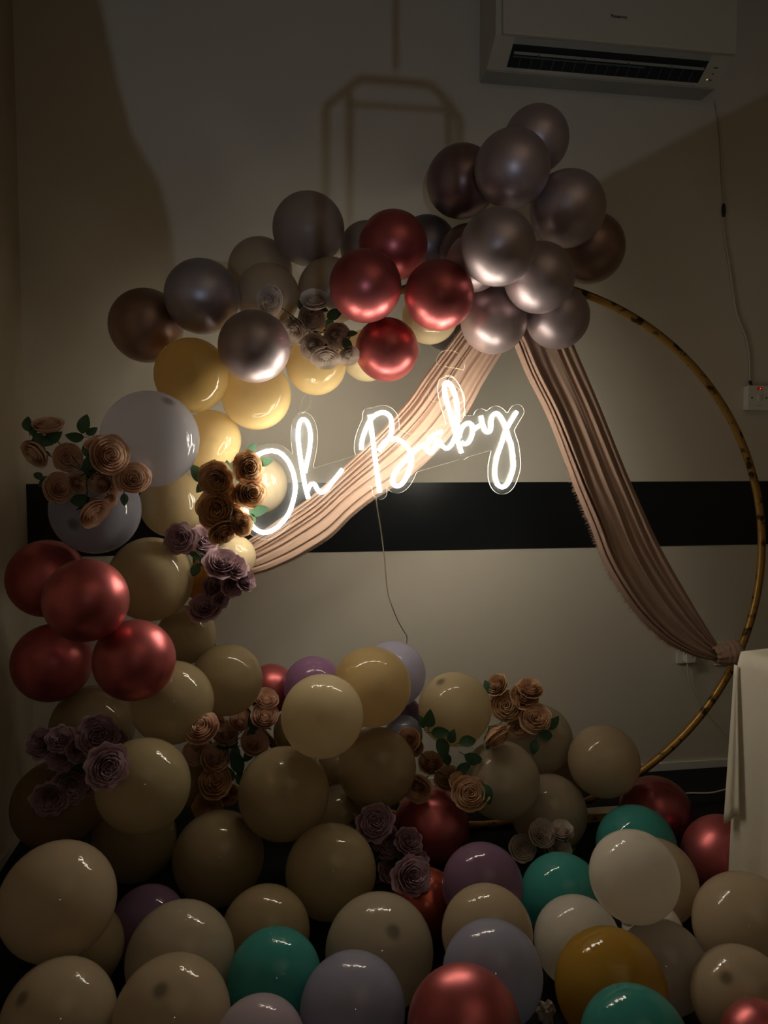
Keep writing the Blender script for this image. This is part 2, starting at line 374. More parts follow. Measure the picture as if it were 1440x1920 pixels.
BOUQUETS = {
 'A': ('peach', [
  (-0.599,-0.724,1.444,0.041,-0.1,0.85,'peach'),
  (-0.64,-0.724,1.356,0.043,-0.65,-0.3,'peach'),
  (-0.543,-0.739,1.347,0.041,0.1,0.1,'peach'),
  (-0.39,-0.959,1.353,0.053,0.35,0.15,'peach'),
  (-0.335,-0.937,1.292,0.045,0.15,0.1,'peach'),
  (-0.559,-0.776,1.264,0.043,0.1,0.2,'peach'),
  (-0.51,-0.765,1.276,0.029,0.5,-0.2,'peach'),
  (-0.454,-0.764,1.277,0.034,-0.4,0.1,'peach'),
  (-0.425,-0.753,1.269,0.031,0.2,0.1,'peach'),
  (-0.427,-0.761,1.225,0.022,0.3,-0.5,'peach'),
  (-0.462,-0.804,1.193,0.047,0.6,-0.65,'peach'),
  (-0.435,-0.899,1.389,0.028,-0.2,0.7,'peach'),
  ], [
  (-0.656,-0.711,1.444,0.043,95),
  (-0.637,-0.715,1.429,0.040,75),
  (-0.586,-0.725,1.409,0.052,25),
  (-0.619,-0.72,1.391,0.061,-10),
  (-0.498,-0.736,1.444,0.052,75),
  (-0.526,-0.734,1.409,0.046,175),
  (-0.488,-0.742,1.372,0.046,100),
  (-0.473,-0.733,1.296,0.049,-40),
  (-0.444,-0.716,1.299,0.040,150),
  (-0.394,-0.73,1.227,0.034,-90),
  (-0.507,-0.772,1.229,0.054,190),
  (-0.629,-0.725,1.295,0.033,140),
  (-0.609,-0.729,1.277,0.046,200),
  (-0.477,-0.741,1.424,0.033,30),
  (-0.487,-0.745,1.333,0.058,70),
  (-0.451,-0.751,1.33,0.052,-20),
  (-0.482,-0.73,1.302,0.046,200),
  ]),
 'B': ('pale', [
  (0.028,-0.716,1.811,0.042,-0.05,-0.05,'pale'),
  (0.164,-0.662,1.833,0.043,0.1,0.7,'pale'),
  (0.156,-0.641,1.776,0.043,0.1,-0.15,'pale'),
  (0.099,-0.634,1.739,0.043,-0.45,-0.45,'pale'),
  (0.23,-0.656,1.72,0.043,0.2,-0.25,'pale'),
  (0.158,-0.675,1.686,0.043,0.1,-0.4,'pale'),
  (0.198,-0.68,1.651,0.043,0.15,-0.7,'pale'),
  (0.269,-0.66,1.662,0.033,0.3,-0.5,'pale'),
  ], [
  (0.23,-0.623,1.797,0.050,25),
  (0.216,-0.586,1.774,0.040,70),
  (0.28,-0.659,1.729,0.033,20),
  (0.264,-0.658,1.696,0.043,-60),
  (0.126,-0.614,1.822,0.033,120),
  (0.195,-0.626,1.809,0.026,-20),
  ]),
 'C': ('brown', [
  (-0.037,-0.747,1.319,0.047,0.2,0.05,'brown'),
  (-0.03,-0.746,1.244,0.045,0.4,0.05,'brown'),
  (-0.066,-0.741,1.239,0.031,-0.2,-0.2,'brown'),
  (-0.131,-0.749,1.283,0.052,-0.05,0,'brown'),
  (-0.133,-0.751,1.198,0.059,0,0,'brown'),
  (-0.085,-0.744,1.169,0.040,0.5,-0.35,'brown'),
  (-0.056,-0.742,1.151,0.035,0.45,0.05,'brown'),
  (-0.112,-0.745,1.126,0.043,0.3,-0.75,'brown'),
  ], [
  (-0.186,-0.72,1.303,0.057,130),
  (-0.146,-0.72,1.327,0.035,60),
  (-0.099,-0.72,1.321,0.038,100),
  (-0.084,-0.72,1.294,0.038,-50),
  (-0.091,-0.72,1.243,0.041,-70),
  (-0.179,-0.72,1.264,0.041,-120),
  (-0.027,-0.72,1.374,0.038,60),
  (0.01,-0.72,1.34,0.045,0),
  (-0.009,-0.72,1.192,0.054,10),
  (-0.028,-0.72,1.169,0.029,-60),
  ]),
 'D': ('mauve', [
  (-0.243,-0.686,1.107,0.045,-0.3,0.1,'mauve'),
  (-0.177,-0.607,1.098,0.044,0.1,0.15,'mauve'),
  (-0.122,-0.653,1.033,0.050,0.1,0.55,'mauve'),
  (-0.081,-0.645,1.018,0.039,0.45,0.5,'mauve'),
  (-0.049,-0.629,0.97,0.034,0.7,0.1,'mauve'),
  (-0.136,-0.592,0.941,0.045,0.3,0.1,'mauve'),
  (-0.179,-0.621,0.887,0.045,-0.1,0.3,'mauve'),
  (-0.127,-0.617,0.905,0.027,0.4,-0.2,'mauve'),
  (-0.09,-0.624,0.952,0.034,0.4,-0.3,'mauve'),
  ], [
  (-0.197,-0.602,1.048,0.053,170),
  (-0.179,-0.542,1.02,0.051,-150),
  (-0.203,-0.663,1.01,0.045,-110),
  (-0.131,-0.587,1.084,0.037,10),
  (-0.165,-0.607,1.048,0.040,30),
  ]),
 'E': ('mauve', [
  (-0.639,-0.741,0.526,0.041,-0.3,0.1,'mauve'),
  (-0.577,-0.775,0.547,0.037,-0.1,0.3,'mauve'),
  (-0.468,-0.796,0.556,0.056,0.05,0.1,'mauve'),
  (-0.423,-0.742,0.522,0.029,0.6,0.1,'mauve'),
  (-0.384,-1.095,0.579,0.051,0.1,-0.05,'mauve'),
  (-0.576,-0.77,0.481,0.036,-0.1,-0.1,'mauve'),
  (-0.521,-0.782,0.511,0.034,0.2,-0.3,'mauve'),
  (-0.557,-0.741,0.392,0.049,0,-0.3,'mauve'),
  (-0.52,-0.696,0.369,0.029,0.4,-0.3,'mauve'),
  (-0.612,-0.772,0.369,0.047,-0.05,-0.2,'mauve'),
  ], [
  (-0.545,-0.749,0.462,0.046,-20),
  (-0.609,-0.724,0.389,0.044,170),
  (-0.608,-0.727,0.495,0.040,100),
  (-0.519,-0.732,0.441,0.038,200),
  (-0.65,-0.734,0.489,0.034,-100),
  ]),
 'F': ('peach', [
  (-0.175,-0.878,0.592,0.050,-0.35,0.4,'peach'),
  (-0.126,-0.515,0.448,0.044,0,0.45,'peach'),
  (-0.079,-0.516,0.488,0.037,0.1,0.55,'peach'),
  (-0.033,-0.533,0.417,0.046,0.1,0.4,'peach'),
  (0.007,-0.505,0.554,0.040,0.1,0.7,'peach'),
  (0.003,-0.534,0.506,0.048,0.15,0.65,'peach'),
  (-0.22,-0.503,0.385,0.043,-0.1,-0.1,'peach'),
  (-0.159,-0.518,0.369,0.050,0.15,0.5,'peach'),
  (-0.16,-0.553,0.302,0.053,0,0.1,'brown'),
  (-0.116,-0.524,0.239,0.035,0.3,-0.4,'brown'),
  (-0.186,-0.562,0.219,0.046,-0.05,0,'brown'),
  (-0.149,-0.497,0.482,0.025,0.2,0.6,'brown'),
  ], [
  (-0.085,-0.523,0.344,0.070,-80),
  (-0.07,-0.528,0.292,0.060,-60),
  (-0.102,-0.516,0.414,0.049,-100),
  (-0.052,-0.526,0.371,0.046,-130),
  (-0.037,-0.522,0.485,0.053,110),
  (-0.097,-0.519,0.379,0.053,80),
  (-0.044,-0.522,0.453,0.042,70),
  (-0.132,-0.512,0.404,0.046,190),
  (-0.115,-0.52,0.313,0.049,120),
  ]),
 'G': ('tan', [
  (0.804,-0.483,0.559,0.040,-0.4,0.5,'tan'),
  (0.923,-0.506,0.55,0.045,0.2,0.75,'tan'),
  (0.836,-0.502,0.487,0.055,-0.05,0.05,'tan'),
  (0.904,-0.507,0.523,0.049,0.3,0.5,'tan'),
  (0.927,-0.548,0.453,0.051,0.15,0.1,'tan'),
  (0.739,-0.721,0.455,0.049,0.5,-0.7,'tan'),
  (0.874,-0.524,0.411,0.038,0.1,-0.3,'tan'),
  ], [
  (0.775,-0.477,0.549,0.045,110),
  (0.993,-0.537,0.432,0.056,40),
  (0.958,-0.56,0.396,0.055,-10),
  (0.92,-0.559,0.354,0.048,-100),
  (0.906,-0.503,0.451,0.052,10),
  (0.723,-0.681,0.42,0.035,-120),
  (0.871,-0.499,0.433,0.041,200),
  ]),
 'H': ('tan', [
  (0.469,-0.586,0.418,0.043,-0.4,0.1,'tan'),
  (0.493,-0.575,0.384,0.033,-0.2,-0.3,'tan'),
  (0.548,-0.591,0.341,0.043,0,0.75,'tan'),
  (0.634,-0.773,0.304,0.052,-0.05,0.05,'tan'),
  (0.602,-0.603,0.289,0.043,-0.2,0.4,'tan'),
  (0.484,-0.668,0.281,0.047,-0.3,-0.4,'tan'),
  (0.618,-0.702,0.318,0.032,0.1,0.4,'tan'),
  ], [
  (0.528,-0.657,0.509,0.059,85),
  (0.511,-0.612,0.484,0.039,110),
  (0.561,-0.674,0.466,0.055,0),
  (0.597,-0.686,0.457,0.045,75),
  (0.648,-0.685,0.435,0.055,10),
  (0.572,-0.651,0.405,0.066,-75),
  (0.663,-0.703,0.388,0.062,-20),
  (0.637,-0.684,0.347,0.052,40),
  (0.684,-0.779,0.3,0.057,-70),
  (0.614,-0.6,0.277,0.043,-90),
  (0.602,-0.594,0.344,0.043,-80),
  ]),
 'I': ('mauve', [
  (0.335,-0.77,0.233,0.053,0,0.15,'mauve'),
  (0.383,-0.711,0.137,0.046,0,-0.05,'mauve'),
  (0.446,-0.745,0.151,0.041,0.2,0.25,'mauve'),
  (0.395,-0.717,0.049,0.044,0.1,0,'mauve'),
  (0.39,-1.08,0.225,0.050,0.3,0,'mauve'),
  (0.483,-0.744,0.087,0.027,0.5,0.3,'mauve'),
  (0.381,-0.713,-0.019,0.034,-0.1,-0.4,'mauve'),
  ], [
  (0.413,-0.711,0.093,0.047,-60),
  (0.322,-0.693,0.152,0.044,-120),
  (0.358,-0.703,0.088,0.044,-100),
  (0.402,-0.843,0.074,0.042,-80),
  (0.298,-0.637,0.174,0.052,190),
  ]),
 'J': ('pale', [
  (0.828,-0.713,0.081,0.042,0.1,0,'pale'),
  (0.883,-0.743,0.14,0.044,0.15,0.05,'pale'),
  (0.943,-0.754,0.152,0.038,0.1,0.75,'pale'),
  (0.942,-0.749,0.087,0.039,0.2,0.25,'pale'),
  ], [
  (0.889,-0.695,0.067,0.042,-80),
  (0.933,-0.7,0.048,0.039,-30),
  (0.993,-0.711,0.067,0.035,10),
  ]),
}

# ------------------------------------------------------------------ the room
XL, XR, ZC = -0.868, 3.3, 3.35
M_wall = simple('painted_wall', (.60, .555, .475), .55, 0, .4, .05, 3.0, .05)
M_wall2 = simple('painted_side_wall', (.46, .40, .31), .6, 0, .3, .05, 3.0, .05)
M_dark = simple('dark_carpet', (.012, .013, .016), .9, 0, .2, .3, 120, .4)
M_band = simple('black_gloss_band', (.007, .009, .011), .28, 0, .4)
M_white = simple('white_plastic', (.66, .65, .60), .4)
M_black = simple('black_plastic', (.01, .01, .012), .45)

def struct(name, me, m): return tag(put(name, me, m), kind='structure')
struct('wall_back', box(XL, XR, 0, 0.1, 0, ZC), M_wall)
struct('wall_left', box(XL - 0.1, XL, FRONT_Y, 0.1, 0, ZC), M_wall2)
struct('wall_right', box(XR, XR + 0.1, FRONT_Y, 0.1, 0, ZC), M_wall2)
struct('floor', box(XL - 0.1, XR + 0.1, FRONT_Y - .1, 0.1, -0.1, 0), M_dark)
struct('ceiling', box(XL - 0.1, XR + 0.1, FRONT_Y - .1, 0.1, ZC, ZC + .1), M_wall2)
struct('trim_1', box(XL, XR, -0.006, 0.0, 0.981, 1.256, .002), M_band)
struct('baseboard_back', box(XL, XR, -0.012, 0.0, 0.0, 0.035, .003), M_white)
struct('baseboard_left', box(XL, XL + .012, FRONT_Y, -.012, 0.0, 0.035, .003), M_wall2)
# wall behind the photographer, with a made-up opening shaped to mask the lamp's light
lit = [(150, -160), (205, 90), (225, 180), (250, 270), (300, 360), (322, 440), (335, 560), (700, 590), (1130, 342), (1440, 180), (1700, 40), (1700, -300), (150, -300)]
def to_front(p, Y):
    d = p - OUTSIDE; return OUTSIDE + d * ((Y - OUTSIDE.y) / d.y)
hole = [to_front(at(x, y, 0), FRONT_Y) for x, y in lit]
hole = [Vector((min(max(p.x, XL + .05), XR - .05), p.y, min(p.z, ZC - .06))) for p in hole]
outer = [Vector((XL, FRONT_Y, 0)), Vector((XR, FRONT_Y, 0)), Vector((XR, FRONT_Y, ZC)), Vector((XL, FRONT_Y, ZC))]
tri = geometry.tessellate_polygon([[Vector((p.x, p.z, 0)) for p in outer], [Vector((p.x, p.z, 0)) for p in hole]])
fw_ = put('wall_front', mesh_of('wall_front', outer + hole, [tuple(t) for t in tri], False), M_wall2)
sm = fw_.modifiers.new('thick', 'SOLIDIFY'); sm.thickness = 0.06; sm.offset = 0
tag(fw_, kind='structure')

# hanging lantern in that opening: its shadow falls on the wall
M_iron = simple('lantern_iron', (.03, .025, .02), .5, .6)
LY = FRONT_Y + 0.20
def lp(px, py): return to_front(at(px, py, 0), LY)
lt = thing('hanging_lantern', lp(742, 180), 'dark iron lantern frame hanging behind the photographer', 'lantern')
def bar(a, b, r, name, parent, dy=0.0):
    A = lp(*a) - lt.location + Vector((0, dy, 0)); B_ = lp(*b) - lt.location + Vector((0, dy, 0))
    return put(name, tube_mesh([A, A.lerp(B_, .5), B_], r, 6), M_iron, parent)
put('chain', tube_mesh([lp(742, 130) - lt.location, Vector((0, 0, ZC - lt.location.z))], .004, 6), M_iron, lt)
for a, b_, r, nm in (((680, 136), (815, 148), .0055, 'top_bar'), ((612, 192), (680, 136), .0055, 'roof_bar'), ((870, 216), (815, 148), .0055, 'roof_bar'),
                     ((650, 184), (838, 196), .0035, 'eave_bar'), ((614, 192), (614, 690), .006, 'corner_post'), ((652, 186), (652, 690), .0055, 'corner_post'),
                     ((836, 198), (836, 690), .0055, 'corner_post'), ((868, 216), (868, 690), .006, 'corner_post'), ((612, 690), (868, 690), .005, 'bottom_bar')):
    bar(a, b_, r, nm, lt, -.02 if 640 < a[0] < 860 and nm == 'corner_post' else .02)

# ------------------------------------------------------------------ gold hoop
HY = -0.40; HC = Vector((.826, HY, .9975)); HA, HB = 1.045, .985
m, nt, b = mat('worn_gold'); M_gold = m
tc = nt.nodes.new('ShaderNodeTexCoord'); tx = nt.nodes.new('ShaderNodeTexNoise'); tx.inputs['Scale'].default_value = 30; tx.inputs['Detail'].default_value = 5
nt.links.new(tc.outputs['Object'], tx.inputs['Vector'])
cr = nt.nodes.new('ShaderNodeValToRGB'); cr.color_ramp.elements[0].position = .36; cr.color_ramp.elements[0].color = (.045, .028, .012, 1)
cr.color_ramp.elements[1].position = .45; cr.color_ramp.elements[1].color = (.38, .215, .055, 1)
nt.links.new(tx.outputs['Fac'], cr.inputs[0]); nt.links.new(cr.outputs[0], b.inputs['Base Color'])
b.inputs['Metallic'].default_value = .75; b.inputs['Roughness'].default_value = .38
hp = thing('hoop_arch', (HC.x, HY, 0), 'big round worn gold hoop carrying the balloons and drapes', 'hoop')
N = 160
put('ring', tube_mesh([Vector((cos(2 * pi * i / N) * HA, 0, HC.z + sin(2 * pi * i / N) * HB)) for i in range(N)], .0145, 12, True), M_gold, hp)
for dx in (-.28, .28):
    put('foot', box(dx - .03, dx + .03, -.03, .33, 0.0, .02, .004), M_gold, hp)
    zz = HC.z - HB * math.sqrt(1 - (dx / HA) ** 2)
    put('strut', box(dx - .012, dx + .012, -.012, .012, 0.018, zz, .002), M_gold, hp)
for ang in (-27.5, -30, -37, -46):
    a = R_(ang); p = Vector((cos(a) * (HA - .004), -.0135, HC.z + sin(a) * (HB - .004)))
    bm = bmesh.new(); bmesh.ops.create_uvsphere(bm, u_segments=8, v_segments=6, radius=.004); me = bpy.data.meshes.new('hole'); bm.to_mesh(me); bm.free()
    put('bolt_hole', me, M_black, hp, p)

# ------------------------------------------------------------------ balloons
def balloon_mesh():
    prof = []
    n = 26
    for i in range(n + 1):
        th = R_(158) * i / n
        prof.append((sin(th), cos(th)))
    prof += [(.27, -1.0), (.17, -1.045), (.10, -1.085), (.07, -1.105)]
    seg = 44; V = [Vector((0, 0, 1))]; Fc = []
    for r, z in prof[1:]:
        for k in range(seg): V.append(Vector((r * cos(2 * pi * k / seg), r * sin(2 * pi * k / seg), z)))
    for k in range(seg): Fc.append((0, 1 + k, 1 + (k + 1) % seg))
    for i in range(len(prof) - 2):
        o = 1 + i * seg
        for k in range(seg):
            k2 = (k + 1) % seg
            Fc.append((o + k, o + seg + k, o + seg + k2, o + k2))
    return mesh_of('balloon', V, Fc)
def knot_mesh():
    V = []; Fc = []; seg = 14
    prof = [(.05, -1.095), (.10, -1.11), (.105, -1.135), (.06, -1.155), (.09, -1.185), (.135, -1.215), (.12, -1.222), (.03, -1.17)]
    for r, z in prof:
        for k in range(seg): V.append(Vector((r * cos(2 * pi * k / seg), r * sin(2 * pi * k / seg), z)))
    for i in range(len(prof) - 1):
        for k in range(seg):
            k2 = (k + 1) % seg; Fc.append((i * seg + k, (i + 1) * seg + k, (i + 1) * seg + k2, i * seg + k2))
    return mesh_of('knot', V, Fc)
ME_bal, ME_knot = balloon_mesh(), knot_mesh()
SPOT = ('c12', 'c15', 'e20', 'e25', 'e26', 'e14', 'd27', 'c8')     # balloons whose dark crown spot shows
GROUPS = {'a': 'balloons of the garland peak', 'b': 'balloons on top of the arch', 'c': 'balloons on the left of the arch', 'd': 'balloons at the base of the arch', 'e': 'loose balloons on the floor'}
def add_balloon(key, kind, x, y, z, r, ax, label):
    o = put('balloon', ME_bal, BM[kind]); o.location = (x, y, z); o.scale = (r, r, r)
    ax = Vector(ax).normalized(); al = 1.0 if key in SPOT else .12
    o.rotation_mode = 'QUATERNION'; o.rotation_quaternion = ax.to_track_quat('Z', 'Y')
    o.color = (1, 1, 1, al)
    tag(o, label, 'balloon', GROUPS[key[0]])
    k = put('knot', ME_knot, BM[kind], o)
    return o
for key, kind, x, y, z, r, ax, label in BALLOONS: add_balloon(key, kind, x, y, z, r, ax, label)

# ------------------------------------------------------------------ roses
RIMS = []
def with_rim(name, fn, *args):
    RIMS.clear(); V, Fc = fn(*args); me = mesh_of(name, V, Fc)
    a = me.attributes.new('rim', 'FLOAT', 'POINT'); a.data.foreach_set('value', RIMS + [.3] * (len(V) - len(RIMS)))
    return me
def petal_sheet(r0, r1, z0, z1, half, lip, ruf, lean, q, nt_=8, ns=9):
    """cupped petal: rises from r0 to r1, top edge rounded, lip rolled outwards, one side tucked under its neighbour (lean)"""
    V = []; RIM = []; ph = q.uniform(0, 6); notch = q.uniform(-.05, .08)
    for i in range(nt_):
        for j in range(ns):
            t = i / (nt_ - 1); s = -1 + 2 * j / (ns - 1)
            te = t * min(1, 1 - .14 * abs(s) ** 2.4 - notch * .6 * math.exp(-(s * 4) ** 2))
            rad = r0 + (r1 - r0) * (1 - (1 - te) ** 2.2)
            z = z0 + (z1 - z0) * te ** .9
            if te > .72:
                c = (te - .72) / .28; rad += lip * c * c; z -= lip * .75 * c * c * c
            wv = ruf * sin(2.4 * s * pi + ph) * te ** 3
            rad += wv + lean * s; z += wv * .8
            a = R_(half) * s * (.55 + .45 * sin(pi * min(1, .15 + .6 * t)))
            V.append(Vector((rad * cos(a), rad * sin(a), z))); RIM.append(t)
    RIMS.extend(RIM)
    return V, [(i * ns + j, i * ns + j + 1, (i + 1) * ns + j + 1, (i + 1) * ns + j) for i in range(nt_ - 1) for j in range(ns - 1)]
def spun(sheet, a):
    V, Fc = sheet; c, s = cos(a), sin(a)
    return [Vector((v.x * c - v.y * s, v.x * s + v.y * c, v.z)) for v in V], Fc
def petal_mesh(style, var):
    q = random.Random(var * 13 + len(style))
    if style == 'cup': return petal_sheet(.30, 1.0, -.76, .10, 66, .05, .02, .05, q)
    if style == 'curl': return petal_sheet(.28, .98, -.74, .02, 62, .13, .035, .06, q)
    return petal_sheet(.26, 1.02, -.62, -.02, 58, .16, .085, .05, q)
def bud_mesh(style, var):
    q = random.Random(var * 7 + 3); parts = []
    lip, ruf = {'cup': (.035, .008), 'curl': (.06, .018), 'ruffle': (.07, .04)}[style]
    layers = [(.04, .09, .40, 2, 120), (.07, .20, .42, 3, 82), (.10, .33, .40, 3, 88), (.14, .47, .36, 4, 70), (.18, .62, .29, 4, 74), (.24, .78, .20, 5, 62)]
    for li, (r0, r1, z1, n, W) in enumerate(layers):
        for k in range(n):
            sh = petal_sheet(r0, r1 + q.uniform(-.02, .03), -.5, z1 + q.uniform(-.04, .04), W, lip, ruf, .045, q, 6, 8)
            parts.append(spun(sh, 2 * pi * (k + q.uniform(-.1, .1)) / n + li * 1.3))
    core = [Vector((0, 0, .20))] + [Vector((.5 * cos(k * pi / 4), .5 * sin(k * pi / 4), -.45)) for k in range(8)]
    parts.append((core, [(0, 1 + k, 1 + (k + 1) % 8) for k in range(8)]))
    return merge(parts)
def calyx_mesh():
    parts = []
    V = []; Fc = []; prof = [(.05, -.98), (.16, -.92), (.22, -.80), (.26, -.66)]
    for r, z in prof:
        for k in range(10): V.append(Vector((r * cos(2 * pi * k / 10), r * sin(2 * pi * k / 10), z)))
    for i in range(3):
        for k in range(10): Fc.append((i * 10 + k, i * 10 + (k + 1) % 10, (i + 1) * 10 + (k + 1) % 10, (i + 1) * 10 + k))
    parts.append((V, Fc))
    for k in range(5):
        a = 2 * pi * k / 5; e = Vector((cos(a), sin(a), 0)); tt = Vector((-sin(a), cos(a), 0))
        parts.append(([e * .24 + tt * .11 + Vector((0, 0, -.74)), e * .24 - tt * .11 + Vector((0, 0, -.74)), e * .75 - tt * .09 + Vector((0, 0, -.62)), e * .75 + tt * .09 + Vector((0, 0, -.62)), e * 1.02 + Vector((0, 0, -.45))], [(0, 1, 2, 3), (3, 2, 4)]))
    return merge(parts)
STY = {'peach': 'cup', 'pale': 'cup', 'brown': 'curl', 'tan': 'curl', 'mauve': 'ruffle'}
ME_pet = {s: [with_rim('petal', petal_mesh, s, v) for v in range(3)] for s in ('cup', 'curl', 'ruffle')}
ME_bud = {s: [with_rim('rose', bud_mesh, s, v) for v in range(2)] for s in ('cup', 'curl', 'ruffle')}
ME_cal = mesh_of('calyx', *calyx_mesh())
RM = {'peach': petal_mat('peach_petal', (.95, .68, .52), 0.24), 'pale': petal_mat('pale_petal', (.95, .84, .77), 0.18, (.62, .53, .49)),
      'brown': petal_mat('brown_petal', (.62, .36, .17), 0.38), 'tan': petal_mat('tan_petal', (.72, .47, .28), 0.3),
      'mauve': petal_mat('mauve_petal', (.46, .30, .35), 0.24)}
M_leaf = thin('rose_leaf', (.035, .10, .045), .45, .25, .3, 12, .5)
M_stem = simple('rose_stem', (.05, .09, .03), .6)
def leaf_mesh():
    n = 9; V = []; Fc = []
    for i in range(n):
        t = i / (n - 1); wd = .30 * (sin(pi * t ** .8)) ** .8 if 0 < t < 1 else .0
        z = .10 * sin(pi * t) - .05 * t
        V += [Vector((t - .5, -wd, z + wd * .35)), Vector((t - .5, 0, z)), Vector((t - .5, wd, z + wd * .35))]
    for i in range(n - 1):
        for k in range(2): Fc.append((i * 3 + k, i * 3 + k + 1, i * 3 + 4 + k, i * 3 + 3 + k))
    o = len(V)
    v2, f2 = tube([Vector((-.5, 0, 0)), Vector((-.62, 0, -.03)), Vector((-.75, 0, -.1))], .018, 5)
    V += v2; Fc += [tuple(i + o for i in f) for f in f2]
    return mesh_of('leaf', V, Fc)
ME_leaf = leaf_mesh()
def frame(axis, spin):
    z = axis.normalized(); x = z.orthogonal().normalized(); y = z.cross(x)
    x2 = x * cos(spin) + y * sin(spin); y2 = z.cross(x2)
    return Matrix((x2, y2, z)).transposed().to_4x4()
def build_rose(root, p, rw, ax, kd, cen=Vector((0, 0, 0))):
    st = STY[kd]; M = frame(ax, rnd.uniform(0, 6)); sq = rnd.uniform(.94, 1.06)
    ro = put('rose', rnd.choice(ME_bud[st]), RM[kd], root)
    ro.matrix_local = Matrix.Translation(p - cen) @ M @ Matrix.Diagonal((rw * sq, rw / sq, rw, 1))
    n = 5 if st == 'cup' else 6
    for k in range(n):
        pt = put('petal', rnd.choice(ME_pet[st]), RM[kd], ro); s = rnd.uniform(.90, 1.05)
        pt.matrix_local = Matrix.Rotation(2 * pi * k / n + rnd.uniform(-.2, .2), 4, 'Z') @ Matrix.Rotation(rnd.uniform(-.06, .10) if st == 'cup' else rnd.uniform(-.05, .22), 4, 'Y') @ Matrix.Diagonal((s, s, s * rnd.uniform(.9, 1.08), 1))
    put('calyx', ME_cal, M_stem, ro)
    return ro
def bouquet(key, label, group):
    kind, roses, leaves = BOUQUETS[key]
    cen = Vector((0, 0, 0))
    for q in roses: cen += Vector(q[:3])
    cen /= len(roses); cen += (cen - CAM).normalized() * .02
    root = thing('rose_bouquet', cen, label, 'flowers', group)
    for q in roses:
        x, y, z, rw, fx, fy, kd = q
        p = Vector((x, y, z)); vd = (CAM - p).normalized()
        f2 = min(fx * fx + fy * fy, .95)
        ax = vd * math.sqrt(1 - f2) + RT * fx + UPC * fy
        ax += RT * rnd.uniform(-.12, .12) + UPC * rnd.uniform(-.12, .12)
        ro = build_rose(root, p, rw, ax, kd, cen)
        if kd != kind: ro['label'] = 'brown dried-looking rose'
    hub = Vector(STEM_HUB[key])
    for q in roses:
        p = Vector(q[:3]); back = (p - CAM).normalized(); fx, fy = q[4:6]
        base = p + back * q[3] * .80 - RT * q[3] * fx * .7 - UPC * q[3] * fy * .7; md = base.lerp(hub, .5)
        put('stem', tube_mesh([base * (1 - t) ** 2 + md * 2 * t * (1 - t) + hub * t * t - cen for t in (0, .2, .4, .6, .8, 1)], .0016, 5), M_stem, root)
    for x, y, z, L, ang in leaves:
        p = Vector((x, y, z)); vd = (CAM - p).normalized(); a = R_(ang)
        lx = (RT * cos(a) + UPC * sin(a) + vd * rnd.uniform(-.35, .35)).normalized()
        zz = (vd + RT * rnd.uniform(-.5, .5) + UPC * rnd.uniform(-.5, .5)); zz = (zz - lx * zz.dot(lx)).normalized(); yy = zz.cross(lx)
        M = Matrix((lx, yy, zz)).transposed().to_4x4()
        lf = put('leaf', ME_leaf, M_leaf, root)
        lf.matrix_local = Matrix.Translation(p - cen) @ M @ Matrix.Diagonal((L * 1.15, L * 1.15, L * 1.15, 1))
    return root
BQ_LABEL = {
 'A': 'bunch of peach roses with dark leaves on the far left balloons',
 'B': 'bunch of pale blush roses between the arch balloons above the sign',
 'C': 'bunch of brown roses glowing orange beside the neon O',
 'D': 'bunch of dusky mauve roses below the brown roses',
 'E': 'bunch of dark mauve roses by the left wall, lower left',
 'F': 'bunch of peach and brown roses among the base balloons',
 'G': 'bunch of tan roses on the far right of the base balloons',
 'H': 'tan rose sprays with dark leaves above the dim burgundy balloon',
 'I': 'bunch of dark mauve roses low at the centre, near the floor',
 'J': 'four pale blush roses lying on the dark floor'}
for k in BOUQUETS: bouquet(k, BQ_LABEL[k], 'artificial rose bunches in the balloon garland')

# ------------------------------------------------------------------ drapes
M_cloth = thin('dusty_pink_cloth', (.46, .31, .24), .8, .18, .05, 60, .15, .03)
def polyline(pts, n):
    P = [Vector((x, y, 0)) for x, y in pts]; P = catmull(P, 8); return resample_n(P, n)
def resample_n(P, n):
    L = [0]
    for a, b in zip(P, P[1:]): L.append(L[-1] + (b - a).length)
    out = []; j = 0
    for k in range(n):
        s = L[-1] * k / (n - 1)
        while j < len(P) - 2 and L[j + 1] < s: j += 1
        out.append(P[j].lerp(P[j + 1], min(max((s - L[j]) / max(L[j + 1] - L[j], 1e-9), 0), 1)))
    return out
def drape_sheet(A, B_, Y, amp, knots, nl=150, ns=180):
    """a sheet between two edge lines; knots = (place across, height): the section of the folds, wandering a little along the cloth"""
    a = polyline(A, nl); b = polyline(B_, nl); V = []; Fc = []
    for i in range(nl):
        t = i / (nl - 1); yb = Y(t); am = amp(t)
        ks = [(min(1, max(0, s + (.022 * sin(4.3 * t + s * 23) + .012 * sin(11 * t + s * 51)) * sin(pi * s))), h * (1 + .3 * sin(5 * t + s * 31))) for s, h in knots]
        ks.sort(); c = 0
        for j in range(ns):
            s = j / (ns - 1)
            while c < len(ks) - 2 and ks[c + 1][0] < s: c += 1
            (s0, h0), (s1, h1) = ks[c], ks[c + 1]
            u = min(1, max(0, (s - s0) / max(s1 - s0, 1e-5))); u = u * u * (3 - 2 * u)
            p = a[i].lerp(b[i], s)
            V.append(at(p.x, p.y, yb - (h0 + (h1 - h0) * u) * am))
    for i in range(nl - 1):
        for j in range(ns - 1): Fc.append((i * ns + j, i * ns + j + 1, (i + 1) * ns + j + 1, (i + 1) * ns + j))
    return V, Fc, a, b
